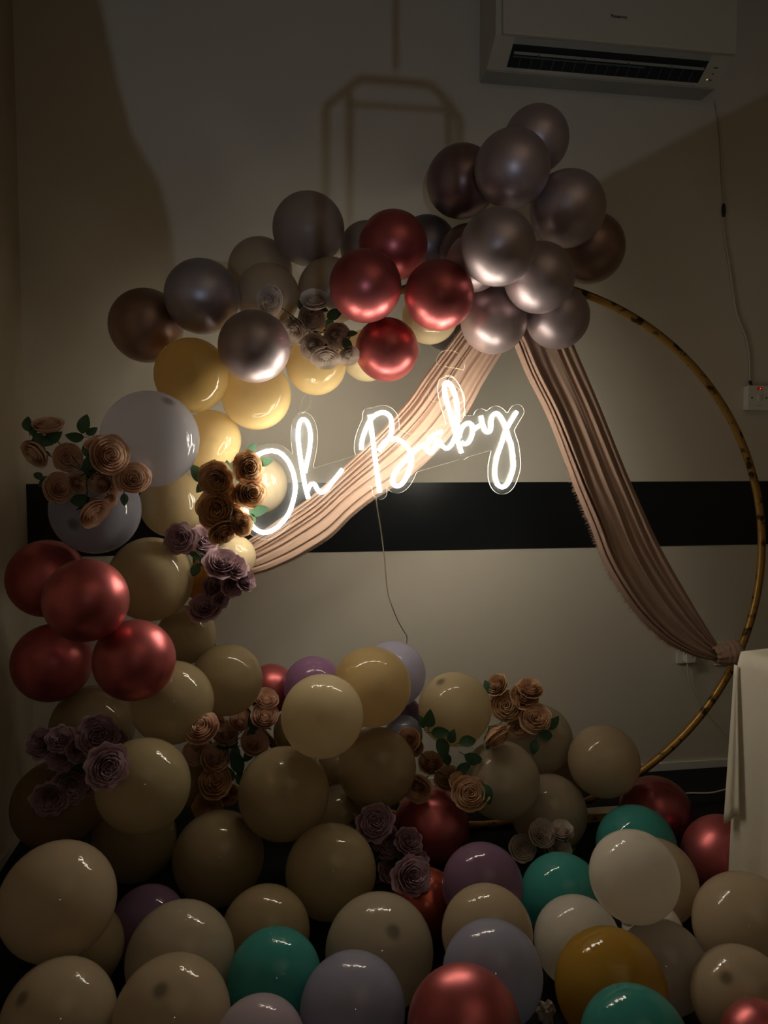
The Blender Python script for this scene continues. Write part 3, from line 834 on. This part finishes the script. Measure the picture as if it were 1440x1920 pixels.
def fringe(edge, Y, t0, t1, L, seed, side):
    q = random.Random(seed); parts = []
    n = len(edge)
    for i in range(int(n * t0), int(n * t1) - 1):
        for k in range(3):
            p = edge[i].lerp(edge[i + 1], k / 3 + q.random() * .2); d = (edge[i + 1] - edge[i]).normalized(); nn = Vector((-d.y, d.x, 0)) * side
            y = Y(i / (n - 1)); wd = q.uniform(.5, 1.4); ln = L * q.uniform(.3, 1.3)
            p0, p1 = p - d * wd - nn * 2, p + d * wd - nn * 2; p2 = p + nn * ln + d * q.uniform(-2, 2)
            z = y + q.uniform(-.004, .004)
            parts.append(([at(p0.x, p0.y, y), at(p1.x, p1.y, y), at(p2.x, p2.y, z)], [(0, 1, 2)]))
    return merge(parts)
def make_drape(name, label, A, B_, Y, amp, pleats, fr_edge, fr):
    V, Fc, a, b = drape_sheet(A, B_, Y, amp, pleats)
    root = thing(name, V[len(V) // 2], label, 'drape', 'pink drapes tied to the hoop')
    off = root.location
    o = put('cloth', mesh_of('cloth', [v - off for v in V], Fc), M_cloth, root)
    s = o.modifiers.new('thick', 'SOLIDIFY'); s.thickness = .0015
    fv, ff = fringe(a if fr_edge == 'a' else b, Y, *fr)
    f = put('frayed_edge', mesh_of('frayed_edge', [v - off for v in fv], ff, False), M_cloth, root); f['kind'] = 'stuff'
    return root
PL_LEFT = [(0, .3), (.04, .8), (.07, .25), (.11, .9), (.14, .3), (.20, .85), (.225, .2), (.27, .9), (.33, .8), (.35, .25), (.40, .8), (.43, .35), (.47, .9), (.55, .75), (.58, .4), (.66, .9), (.76, .7), (.80, .45), (.87, .85), (.94, .6), (1, .3)]
PL_RIGHT = [(0, .1), (.09, .75), (.105, .40), (.17, .95), (.185, .55), (.23, 1.0), (.30, .70), (.42, .55), (.50, .48), (.56, .60), (.62, .38), (.70, .52), (.76, .22), (.80, .42), (.88, .2), (.94, .38), (1, .1)]
LU = [(880, 590), (862, 618), (800, 700), (760, 757), (690, 832), (600, 917), (540, 962), (470, 1010), (415, 1040)]
LL = [(955, 640), (937, 668), (905, 720), (875, 775), (830, 835), (770, 892), (700, 936), (660, 967), (620, 1006), (575, 1035), (530, 1058), (478, 1076), (420, 1080)]
make_drape('drape', 'dusty pink drape swagged to the left behind the neon sign', LU, LL, lambda t: -.428 - .012 * sin(pi * t), lambda t: .022 * (.8 + .5 * sin(pi * t)), PL_LEFT, 'b', (.5, .95, 5, 2, 1))
RA = [(935, 590), (960, 638), (985, 700), (1025, 780), (1060, 870), (1078, 918), (1108, 990), (1130, 1050), (1160, 1105), (1200, 1160), (1250, 1205), (1300, 1229), (1345, 1240)]
RB = [(1052, 590), (1075, 645), (1120, 750), (1160, 850), (1185, 910), (1235, 1020), (1285, 1110), (1330, 1185), (1352, 1218)]
rd = make_drape('drape', 'dusty pink drape pulled down to the right and tied to the hoop', RA, RB, lambda t: -.428 - .010 * sin(pi * t), lambda t: .040 * (.5 + .6 * sin(pi * (.2 + .65 * t))), PL_RIGHT, 'a', (.38, .98, 7, 4, 1))
# bundle of cloth wound round the hoop tube
parts = []
tw0, tw1 = at(1338, 1229, -.468), at(1386, 1222, -.468)
q = random.Random(3); V = []; Fc = []; n1, n2 = 26, 40
axd = (tw1 - tw0); ux = axd.normalized(); uy = Vector((0, -1, 0)); uz = ux.cross(uy)
for i in range(n1):
    t = i / (n1 - 1)
    for k in range(n2):
        a = 2 * pi * k / n2
        r = .024 + .022 * min(1, t * 1.5) + .003 * sin(9 * a + t * 5) * (1 - t) + .003 * abs(sin(t * 18 + .6 * a))
        if t > .9: r *= 1 - (t - .9) * 4
        V.append(tw0 + axd * t + (uy * cos(a) + uz * sin(a)) * r)
for i in range(n1 - 1):
    for k in range(n2): Fc.append((i * n2 + k, i * n2 + (k + 1) % n2, (i + 1) * n2 + (k + 1) % n2, (i + 1) * n2 + k))
Fc.append(tuple(range((n1 - 1) * n2, n1 * n2)))
tie = put('tie', mesh_of('tie', [v - rd.location for v in V], Fc), M_cloth, rd); tie['label'] = 'bundle of cloth wound round the hoop'

# ------------------------------------------------------------------ neon sign
SY = -.68
def z1(l): return [(450 + x / 5.333, 740 + y / 5.333) for x, y in l]
def z2(l): return [(660 + x / 4.235, 680 + y / 4.235) for x, y in l]
def z3(l): return [(790 + x / 7.2, 690 + y / 7.2) for x, y in l]
STROKES = [
 ('O', z1([(40, 900), (55, 760), (120, 650), (200, 590), (300, 562), (390, 577), (470, 650), (525, 760), (553, 900), (540, 1030), (490, 1180), (400, 1300), (300, 1368), (220, 1375), (150, 1340), (95, 1265), (60, 1150), (42, 1020)]), True),
 ('h', z1([(685, 1038), (645, 880), (608, 660), (582, 450), (586, 330), (605, 268), (632, 246), (670, 272), (698, 350), (704, 450), (693, 560), (668, 680), (650, 780)]), False),
 ('h', z1([(668, 975), (690, 920), (720, 893), (750, 900), (772, 945), (810, 978), (860, 955), (925, 875), (1025, 745)]), False),
 ('B', z2([(75, 690), (80, 620), (105, 540), (150, 450), (205, 405), (260, 397), (307, 435), (318, 520), (300, 590), (255, 650), (215, 700)]), False),
 ('B', z2([(140, 415), (165, 600), (190, 800), (222, 1030)]), False),
 ('B', z2([(215, 695), (265, 625), (335, 604), (405, 632), (455, 690), (474, 760), (460, 850), (412, 945), (362, 980), (328, 962), (328, 910), (365, 845), (435, 765), (500, 700), (560, 655), (600, 660)]), False),
 ('a', z3([(285, 862), (200, 893), (115, 960), (75, 1050), (88, 1120), (135, 1142), (185, 1085), (208, 1000), (238, 965), (275, 1035), (330, 1085), (390, 1058), (440, 975), (478, 850), (492, 700), (490, 550), (468, 400), (428, 280), (382, 207), (345, 192), (318, 225), (322, 330), (350, 460), (400, 620), (450, 800), (490, 960), (545, 1145)]), False),
 ('b', z3([(515, 940), (535, 845), (575, 775), (630, 742), (682, 765), (700, 830), (682, 920), (640, 1000), (585, 1028), (540, 1000)]), False),
 ('y', z3([(690, 850), (750, 800), (830, 755)]), False),
 ('y', z3([(806, 645), (832, 760), (868, 850), (905, 868), (938, 830), (946, 720), (962, 645), (1010, 608), (1060, 642), (1110, 725), (1150, 830), (1190, 960)]) + z2([(1268, 660), (1284, 800), (1270, 880), (1235, 962), (1190, 988), (1152, 955), (1137, 870), (1150, 760), (1190, 640)]) + z3([(1150, 835), (1220, 705), (1292, 588)]), False),
]
M_neon = emit('neon_white', NEON_COLOR, NEON_STRENGTH)
m, nt, b = mat('clear_acrylic'); M_acr = m; out = nt.nodes['Material Output']
trn = nt.nodes.new('ShaderNodeBsdfTransparent'); dif = nt.nodes.new('ShaderNodeBsdfDiffuse'); trl = nt.nodes.new('ShaderNodeBsdfTranslucent'); gl = nt.nodes.new('ShaderNodeBsdfGlossy')
trn.inputs[0].default_value = (.98, .98, .98, 1); gl.inputs['Roughness'].default_value = .05
a1 = nt.nodes.new('ShaderNodeAddShader'); m1 = nt.nodes.new('ShaderNodeMixShader'); m2 = nt.nodes.new('ShaderNodeMixShader')
dif.inputs[0].default_value = (.55, .56, .58, 1); trl.inputs[0].default_value = (.45, .46, .48, 1)
nt.links.new(dif.outputs[0], a1.inputs[0]); nt.links.new(trl.outputs[0], a1.inputs[1])
m1.inputs[0].default_value = .035; m2.inputs[0].default_value = .02
nt.links.new(trn.outputs[0], m1.inputs[1]); nt.links.new(a1.outputs[0], m1.inputs[2])
nt.links.new(m1.outputs[0], m2.inputs[1]); nt.links.new(gl.outputs[0], m2.inputs[2]); nt.links.new(m2.outputs[0], out.inputs[0])
M_edge = thin('acrylic_edge', (.85, .80, .68), .3, .5, 0)  # pale, half opaque colour stands in for light guided to the board's edge
M_line = simple('clear_line', (.75, .68, .52), .3)
sign = thing('neon_sign', at(720, 860, SY), 'glowing white neon script sign reading Oh Baby on clear acrylic', 'sign')
so = sign.location
paths = []
for ch, pts, closed in STROKES:
    P = catmull([(x, y, 0) for x, y in pts], 8, closed); paths.append((P, closed))
    R3 = [at(p.x, p.y, SY - .0085) - so for p in P]
    R3 = resample(R3 + ([R3[0]] if closed else []), .006)
    if closed: R3 = R3[:-1]
    put('neon_tube', tube_mesh(R3, .0063, 8, closed), M_neon, sign)
# acrylic outline: everything within 13.5 px of a stroke, plus the bridges between the letters
import numpy as np
gx0, gy0, st, gw, gh = 440, 690, 1.5, 380, 230
GX, GY = np.meshgrid(gx0 + st * np.arange(gw), gy0 + st * np.arange(gh))
DF = np.full(GX.shape, 99.0)
for P, closed in paths:
    arr = np.array([(p.x, p.y) for p in P]); 
    if closed: arr = np.vstack([arr, arr[:1]])
    for (ax_, ay_), (bx_, by_) in zip(arr[:-1:2], arr[2::2]):
        ex, ey = bx_ - ax_, by_ - ay_; L2 = ex * ex + ey * ey + 1e-9
        tt = np.clip(((GX - ax_) * ex + (GY - ay_) * ey) / L2, 0, 1)
        DF = np.minimum(DF, np.hypot(GX - ax_ - tt * ex, GY - ay_ - tt * ey))
DF -= 13.5
def polydf(poly):
    ins = np.zeros(GX.shape, bool); d = np.full(GX.shape, 99.0); n = len(poly)
    for i in range(n):
        (xa, ya), (xb, yb) = poly[i], poly[(i + 1) % n]
        c = ((ya > GY) != (yb > GY)) & (GX < (xb - xa) * (GY - ya) / (yb - ya + 1e-9) + xa); ins ^= c
        ex, ey = xb - xa, yb - ya; tt = np.clip(((GX - xa) * ex + (GY - ya) * ey) / (ex * ex + ey * ey + 1e-9), 0, 1)
        d = np.minimum(d, np.hypot(GX - xa - tt * ex, GY - ya - tt * ey))
    return np.where(ins, -d, d)
for poly in ([(540, 905), (591, 877), (657, 857), (705, 838), (705, 908), (640, 930), (565, 957), (545, 960)],
             [(735, 800), (774, 817), (828, 798), (880, 780), (910, 775), (922, 844), (778, 886), (740, 890)],
             [(490, 850), (540, 870), (552, 920), (540, 965), (500, 990), (475, 975), (462, 920), (470, 870)]):
    DF = np.minimum(DF, polydf(poly))
# marching squares, keep the longest outline
seg = {}
def edge_pt(i0, j0, i1, j1):
    a, b_ = DF[i0, j0], DF[i1, j1]; t = a / (a - b_)
    return (gx0 + st * (j0 + t * (j1 - j0)), gy0 + st * (i0 + t * (i1 - i0)))
IN = DF < 0; nxt = {}; pos = {}
for i in range(gh - 1):
    for j in range(gw - 1):
        c = (IN[i, j], IN[i, j + 1], IN[i + 1, j + 1], IN[i + 1, j])
        if all(c) or not any(c): continue
        E = [((i, j), (i, j + 1)), ((i, j + 1), (i + 1, j + 1)), ((i + 1, j), (i + 1, j + 1)), ((i, j), (i + 1, j))]
        cut = [k for k, (p, q_) in enumerate(E) if IN[p] != IN[q_]]
        prs = [cut] if len(cut) == 2 else [[cut[0], cut[1]], [cut[2], cut[3]]]
        for k1, k2 in prs:
            for k in (k1, k2): pos[E[k]] = edge_pt(*E[k][0], *E[k][1])
            nxt.setdefault(E[k1], []).append(E[k2]); nxt.setdefault(E[k2], []).append(E[k1])
best = []; seen = set()
for s0 in nxt:
    if s0 in seen: continue
    loop = [s0]; seen.add(s0); cur = s0
    while True:
        nx = [e for e in nxt[cur] if e not in seen]
        if not nx: break
        cur = nx[0]; seen.add(cur); loop.append(cur)
    if len(loop) > len(best): best = loop
outl = [Vector((*pos[e], 0)) for e in best]
outl = [(outl[i - 1] + outl[i] * 2 + outl[(i + 1) % len(outl)]) / 4 for i in range(len(outl))]
outl = resample(outl + [outl[0]], 3.0)[:-1]
fr_ = [at(p.x, p.y, SY) - so for p in outl]; n = len(fr_)
bk_ = [p + Vector((0, .005, 0)) for p in fr_]
tri = geometry.tessellate_polygon([[Vector((p.x, p.z, 0)) for p in fr_]])
put('acrylic_board', mesh_of('acrylic_board', fr_, [tuple(t) for t in tri], False), M_acr, sign)
put('board_edge', mesh_of('board_edge', [p + Vector((0, -.001, 0)) for p in fr_] + bk_, [(i, (i + 1) % n, n + (i + 1) % n, n + i) for i in range(n)]), M_edge, sign)
def line(pts, r, name='hanging_line', m=None, n=6, Y=None):
    P = catmull([at(x, y, yy) for x, y, yy in pts], n)
    return put(name, tube_mesh([p - so for p in P], r, 6), m or M_line, sign)
line([(560, 776, SY), (554, 752, -.60), (556, 715, -.40)], .0006)
line([(562, 778, SY), (566, 752, -.57), (575, 735, -.48), (580, 715, -.40)], .0006)
line([(566, 776, SY), (580, 762, -.64), (581, 742, -.48), (574, 720, -.40)], .0006)
line([(835, 706, SY), (822, 715, -.70), (820, 735, -.70), (828, 768, -.70), (836, 793, -.69)], .0010)
line([(835, 704, SY), (855, 712, -.70), (868, 735, -.705), (872, 752, -.70), (869, 783, -.69)], .0010)
line([(836, 706, SY), (850, 690, -.6), (868, 693, -.59), (871, 682, -.64), (862, 665, -.56), (845, 657, -.55), (826, 661, -.54), (818, 678, -.55), (824, 685, -.56)], .0008)
line([(834, 687, -.64), (852, 690, -.6), (870, 694, -.59)], .0009)
line([(845, 657, -.55), (852, 640, -.53), (852, 625, -.5)], .0006)
line([(850, 722, -.705), (862, 730, -.71), (871, 748, -.71), (860, 756, -.70), (848, 742, -.70), (845, 725, -.70)], .0008)
line([(805, 732, -.70), (803, 742, -.70), (812, 752, -.70), (824, 752, -.70)], .0008)
pc = line([(704, 931, SY + .006), (708, 955, -.64), (715, 1000, -.55), (721, 1050, -.52), (727, 1110, -.50), (738, 1145, -.49), (748, 1168, -.34), (758, 1185, -.28), (763, 1194, -.26), (761, 1212, -.25), (752, 1235, -.25), (750, 1290, -.25)], .0019, 'power_cord', simple('grey_cord', (.30, .25, .18), .5))

# ------------------------------------------------------------------ table and cloth
TH = .80; TC = atz(1380, 1222, TH); TR = R_(12)
E1 = Vector((cos(TR), sin(TR), 0)); E2 = Vector((sin(TR), -cos(TR), 0))
TW, TD = 1.25, .95
ct = TC + E1 * TW / 2 + E2 * TD / 2
M_wood = simple('plain_wood', (.30, .20, .11), .5, 0, .4, .2, 8)
tab = thing('table', (ct.x, ct.y, 0), 'side table hidden under the white cloth at right', 'table'); tab.rotation_euler.z = TR
put('tabletop', box(-TW / 2 + .02, TW / 2 - .02, -TD / 2 + .02, TD / 2 - .02, TH - .035, TH - .006, .003), M_wood, tab)
for sx in (-1, 1):
    for sy in (-1, 1): put('leg', box(sx * (TW / 2 - .07) - .02, sx * (TW / 2 - .07) + .02, sy * (TD / 2 - .07) - .02, sy * (TD / 2 - .07) + .02, 0, TH - .034, .003), M_wood, tab)
M_linen = thin('white_linen', (.80, .74, .62), .8, .15, .04, 60, .2, .1)
def cloth_table():
    hw, hd, rc = TW / 2, TD / 2, .018; ring = []
    for cx, cy, a0 in ((hw - rc, hd - rc, 0), (-hw + rc, hd - rc, 90), (-hw + rc, -hd + rc, 180), (hw - rc, -hd + rc, 270)):
        for k in range(7): a = R_(a0 + 90 * k / 6); ring.append(Vector((cx + rc * cos(a), cy + rc * sin(a), 0)))
    ring = resample(ring + [ring[0]], .014)[:-1]; n = len(ring); q = random.Random(4)
    V = []; Fc = []; rows = 26
    cum = [0]
    for i in range(n): cum.append(cum[-1] + (ring[(i + 1) % n] - ring[i]).length)
    inner = [p * .9 for p in ring]
    V += [Vector((p.x, p.y, TH - .001)) for p in inner] + [Vector((p.x * .995, p.y * .995, TH)) for p in ring]
    for r in range(1, rows + 1):
        t = r / rows; z = TH - .008 * min(1, t * 8) - (TH - .016) * t
        for i, p in enumerate(ring):
            nrm = (Vector((ring[(i + 1) % n].y - ring[i - 1].y, -(ring[(i + 1) % n].x - ring[i - 1].x), 0))).normalized()
            s = cum[i]
            wv = .5 + .5 * (.6 * sin(s * 2 * pi / .21 + .7) + .4 * sin(s * 2 * pi / .083 + 2))
            o = .003 + .016 * t ** 1.3 * wv
            V.append(Vector((p.x, p.y, z)) + nrm * o)
    for r in range(rows + 1):
        for i in range(n): j = (i + 1) % n; Fc.append((r * n + i, (r + 1) * n + i, (r + 1) * n + j, r * n + j))
    Fc.append(tuple(range(n)))
    return mesh_of('tablecloth', V, Fc)
tcl = thing('tablecloth', (ct.x, ct.y, 0), 'white cloth draped to the floor over the table at right', 'tablecloth'); tcl.rotation_euler.z = TR
cl = put('cloth', cloth_table(), M_linen, tcl)
# the spare corner of the cloth hanging as a folded ear at the back left corner
V = []; Fc = []
for i in range(15):
    t = i / 14
    for j in range(9):
        s = j / 8; zz = TH - .035 - t * (.46 - .05 * s)
        wv = .010 * sin(s * 9 + 2 * t) * t
        V.append(Vector((-TW / 2 - .008 - .010 * t * (1 - s) - .012 * t + wv * .3, TD / 2 - .004 - s * .045 * (.25 + .75 * t) + wv * .3, zz)))
for i in range(14):
    for j in range(8): Fc.append((i * 9 + j, i * 9 + j + 1, (i + 1) * 9 + j + 1, (i + 1) * 9 + j))
ear = put('corner_fold', mesh_of('corner_fold', V, Fc), M_linen, tcl); s = ear.modifiers.new('thick', 'SOLIDIFY'); s.thickness = .002

# ------------------------------------------------------------------ air conditioner
AX0, AX1, AZ = .865, 1.818, 2.838
M_ac = simple('off_white_plastic', (.58, .56, .47), .45)
M_acg = simple('grey_plastic', (.40, .41, .38), .45)
M_slot = simple('dark_slot', (.012, .018, .025), .6)
M_fin = simple('fin_plastic', (.10, .13, .15), .5)
ac = thing('air_conditioner', (AX0, 0, AZ), 'off-white wall air conditioner above the balloon arch', 'air conditioner')
WA = AX1 - AX0; DP = .225; UF = .10; HP = .068            # depth, underside depth, height of the front panel's lower edge
HT = .34
def prism(prof, x0, x1):
    n = len(prof); V = [Vector((x0, y, z)) for y, z in prof] + [Vector((x1, y, z)) for y, z in prof]
    Fc = [(i, (i + 1) % n, n + (i + 1) % n, n + i) for i in range(n)] + [tuple(reversed(range(n))), tuple(range(n, 2 * n))]
    return V, Fc
# body shell leaves a recess for the outlet between x = s0 and s1
s0, s1 = .075, WA - .085
def slope(t, off=0.0):           # point on the sloping face: t = 0 lower edge, 1 upper edge
    y = -UF - (DP - .012 - UF) * t; z = HP * t
    nv = Vector((0, -HP, (DP - .012 - UF))).normalized()
    return (y + nv.y * off, z - nv.z * off)
full = [(0, 0), (-UF, 0), slope(1), (-DP + .012, HT), (0, HT)]
put('left_cheek', mesh_of('m', *prism(full, 0, s0), False), M_ac, ac)
put('right_cheek', mesh_of('m', *prism(full, s1, WA), False), M_ac, ac)
core = [(0, 0), (-UF, 0), slope(.10), (-.075, .075), (-DP + .06, HP + .03), slope(.90), slope(1), (-DP + .012, HT), (0, HT)]
put('body', mesh_of('m', *prism(core, s0, s1), False), M_ac, ac)
put('outlet_recess', mesh_of('m', *prism([slope(.11, -.001), (-.0765, .0745), (-DP + .0605, HP + .0285), slope(.89, -.001)], s0 + .001, s1 - .001), False), M_slot, ac)
put('underside', box(.004, WA - .004, -UF + .004, -.002, -.004, 0.0005), M_acg, ac)
put('top_strip', mesh_of('m', *prism([slope(.80, .002), slope(.98, .002), slope(.98, -.004), slope(.80, -.004)], s0, s1), False), M_acg, ac)
pn = put('front_panel', box(.022, WA + .002, -DP - .006, -DP + .012, HP - .002, HT - .004, .006), M_ac, ac)
v0 = slope(.60, .010); v1 = slope(.66, .004)
put('vane', mesh_of('m', *prism([slope(.53, .006), slope(.60, .006), slope(.60, .002), slope(.53, .002)], s0 + .012, s1 - .008), False), M_acg, ac)
put('vane_rail', mesh_of('m', *prism([slope(.44, .006), slope(.48, .006), slope(.48, .002), slope(.44, .002)], s0 + .012, s1 - .25), False), M_fin, ac)
ME_fin = mesh_of('fin', [Vector((x, *slope(t, o))) for x in (-.0012, .0012) for t, o in ((.13, .001), (.50, .001), (.50, -.03), (.2, -.03))], [(0, 1, 2, 3), (7, 6, 5, 4), (0, 4, 5, 1), (1, 5, 6, 2), (2, 6, 7, 3), (3, 7, 4, 0)], False)
for k in range(17):
    f = put('fin', ME_fin, M_fin, ac); f.location = (s0 + .045 + k * (s1 - s0 - .09) / 16, 0, 0); f.rotation_euler.z = .0
for k in range(4):
    f = put('vane_hinge', box(-.004, .004, *sorted((slope(.5)[0], slope(.6)[0])), slope(.45)[1], slope(.62)[1] - .004), M_fin, ac); f.location = (s0 + .11 + k * .18, 0, 0)
def text_mesh(body, size):
    c = bpy.data.curves.new('text', 'FONT'); c.body = body; c.size = size; c.extrude = .0004; c.align_x = 'CENTER'; c.offset = size * .018
    o = bpy.data.objects.new('text_tmp', c); COL.objects.link(o)
    dg = bpy.context.evaluated_depsgraph_get(); me = bpy.data.meshes.new_from_object(o.evaluated_get(dg)); bpy.data.objects.remove(o); return me
lx = at(1161, 31, -DP - .007)
tx_ = put('lettering', text_mesh('Panasonic', .0165), M_black, ac); tx_.location = Vector((lx.x, -DP - .0064, lx.z - .005)) - ac.location; tx_.rotation_euler = (pi / 2, 0, 0)
tx_['label'] = 'black maker lettering'
for k, (px, py, wd) in enumerate([(1353, 132, .018), (1356, 143, .008), (1350, 150, .016)]):
    t_ = .62 - k * .19; y, z = slope(t_, .0006)
    put('display_mark', box(WA - .045 - wd / 2, WA - .045 + wd / 2, y - .001, y + .001, z - .003, z + .003), M_fin, ac)
y, z = slope(.24, .001)
put('indicator_light', box(WA - .058, WA - .053, y - .001, y + .001, z - .0015, z + .0015), emit('yellow_led', (1, .8, .15), .5), ac)

# ------------------------------------------------------------------ cables, switch, sockets
M_cable = simple('white_cable', (.50, .46, .38), .5)
def cable(name, pts, r, label, m=M_cable, Y=-.006):
    P = catmull([at(x, y, Y) for x, y in pts], 8); c = P[0]
    root = thing(name, c, label, 'cable')
    put('cord', tube_mesh([p - c for p in P], r, 6), m, root)
    return root, c
cb, cc = cable('power_cable', [(1341, 190), (1348, 230), (1352, 280), (1354, 330), (1357, 372), (1357, 420), (1360, 450), (1368, 500), (1374, 540), (1382, 590), (1398, 630), (1405, 670), (1406, 716)], .0042, 'white cable running down the wall from air conditioner to switch')
P0, P1 = at(1357, 382, -.008), at(1357, 407, -.008)
put('connector', tube_mesh([P0.lerp(P1, k / 6) - cc for k in range(7)], .009, 8, rf=lambda t: .55 + .45 * sin(pi * t)), M_black, cb)
put('cord_end', tube_mesh([at(1406, 714, -.008) - cc, at(1410, 727, -.012) - cc], .006, 8), M_black, cb)
sw0 = at(1392, 770, 0); 
sw = thing('wall_switch', (sw0.x, 0, sw0.z), 'white wall switch with small red light at the right edge', 'switch')
S = .105
put('back_box', box(.003, S - .003, -.030, 0, .003, S - .003, .002), M_white, sw)
put('face_plate', box(0, S, -.037, -.028, 0, S, .004), M_white, sw)
put('rocker', box(.045, .063, -.041, -.035, .037, .067, .003), M_white, sw)
put('indicator', box(.040, .064, -.0385, -.036, .085, .098, .001), emit('red_indicator', (.55, .03, .01), .10), sw)
put('indicator_glow', box(.053, .057, -.0395, -.038, .089, .094, .001), emit('red_glow', (1, .15, .06), .7), sw)
for dx in (.018, .085):
    put('screw', box(dx - .003, dx + .003, -.038, -.036, .049, .056, .0012), M_black, sw)
put('printed_mark', box(.038, .068, -.0373, -.0365, .018, .0195), M_fin, sw)
def socket(px0, py0, py1, label, group=None):
    p = at(px0, py1, 0); h = at(px0, py0, 0).z - p.z
    so_ = thing('wall_socket', (p.x, 0, p.z), label, 'socket', group)
    put('face_plate', box(0, h, -.012, 0, 0, h, .003), M_white, so_)
    for a, b_ in ((.5, .72), (.34, .4), (.66, .4)): put('pin_hole', box(h * a - .004, h * a + .004, -.0128, -.0118, h * b_ - .007, h * b_ + .007), M_black, so_)
    return so_, h
s1_, h_ = socket(1267, 1203, 1243, 'white wall socket with a plug, left of the drape tie')
socket(1338, 1203, 1246, 'white wall socket behind the drape tie')
pr, pcn = cable('plug_lead', [(1289, 1240), (1290, 1262), (1297, 1290), (1312, 1318), (1330, 1345), (1355, 1372), (1378, 1420), (1385, 1445)], .0028, 'thin white lead hanging from the plug in the wall socket', Y=-.03)
pl = at(1289, 1232, -.012) - pcn
put('plug', box(pl.x - .022, pl.x + .022, -.045 - pcn.y, -.0125 - pcn.y, pl.z - .018, pl.z + .022, .005), M_white, pr)
P = catmull([atz(x, y, .004) for x, y in [(1240, 1500), (1285, 1488), (1330, 1487), (1362, 1480), (1395, 1472), (1430, 1466)]], 8)
fc_ = put('floor_cable', tube_mesh(P, .004, 6), M_cable); tag(fc_, 'white cable lying on the dark floor behind the balloons', 'cable')
# small yellow carton behind the teal balloon, and a crumpled tissue in front
yb = atz(1098, 1543, 0)
yt = thing('small_carton', yb, 'small flat yellow carton on the floor left of the teal balloon', 'carton')
M_y = simple('yellow_card', (.80, .46, .03), .5); M_cr = simple('cream_card', (.62, .52, .36), .6)
put('carton_body', box(0, .16, 0, .05, 0.0, .030, .001), M_y, yt)
put('carton_edge', box(-.001, .161, -.001, .051, .0, .005), M_cr, yt)
put('carton_lid', box(-.001, .161, -.001, .051, .028, .032), M_cr, yt)
for x, zz, wd in ((.030, .020, .006), (.036, .014, .010), (.024, .011, .018)): put('printed_mark', box(x, x + wd, -.0012, .0, zz, zz + .003), M_black, yt)
tp = atz(1022, 1898, .03); q = random.Random(9); bm = bmesh.new(); bmesh.ops.create_icosphere(bm, subdivisions=3, radius=.024)
for v in bm.verts:
    nn = v.co.normalized(); f = 1 + .25 * sin(nn.x * 7 + nn.z * 5) + .15 * sin(nn.y * 13 + nn.x * 9); v.co = Vector((v.co.x * f * .85, v.co.y * f * .8, v.co.z * f * 1.15)) + Vector((q.uniform(-1, 1), q.uniform(-1, 1), q.uniform(-1, 1))) * .0012
me = bpy.data.meshes.new('tissue'); bm.to_mesh(me); bm.free()
ti = put('crumpled_tissue', me, thin('tissue_paper', (.60, .52, .42), .85, .3)); ti.location = (tp.x, tp.y, .027)
tag(ti, 'crumpled off-white tissue on the floor beside the red chrome balloon', 'tissue')
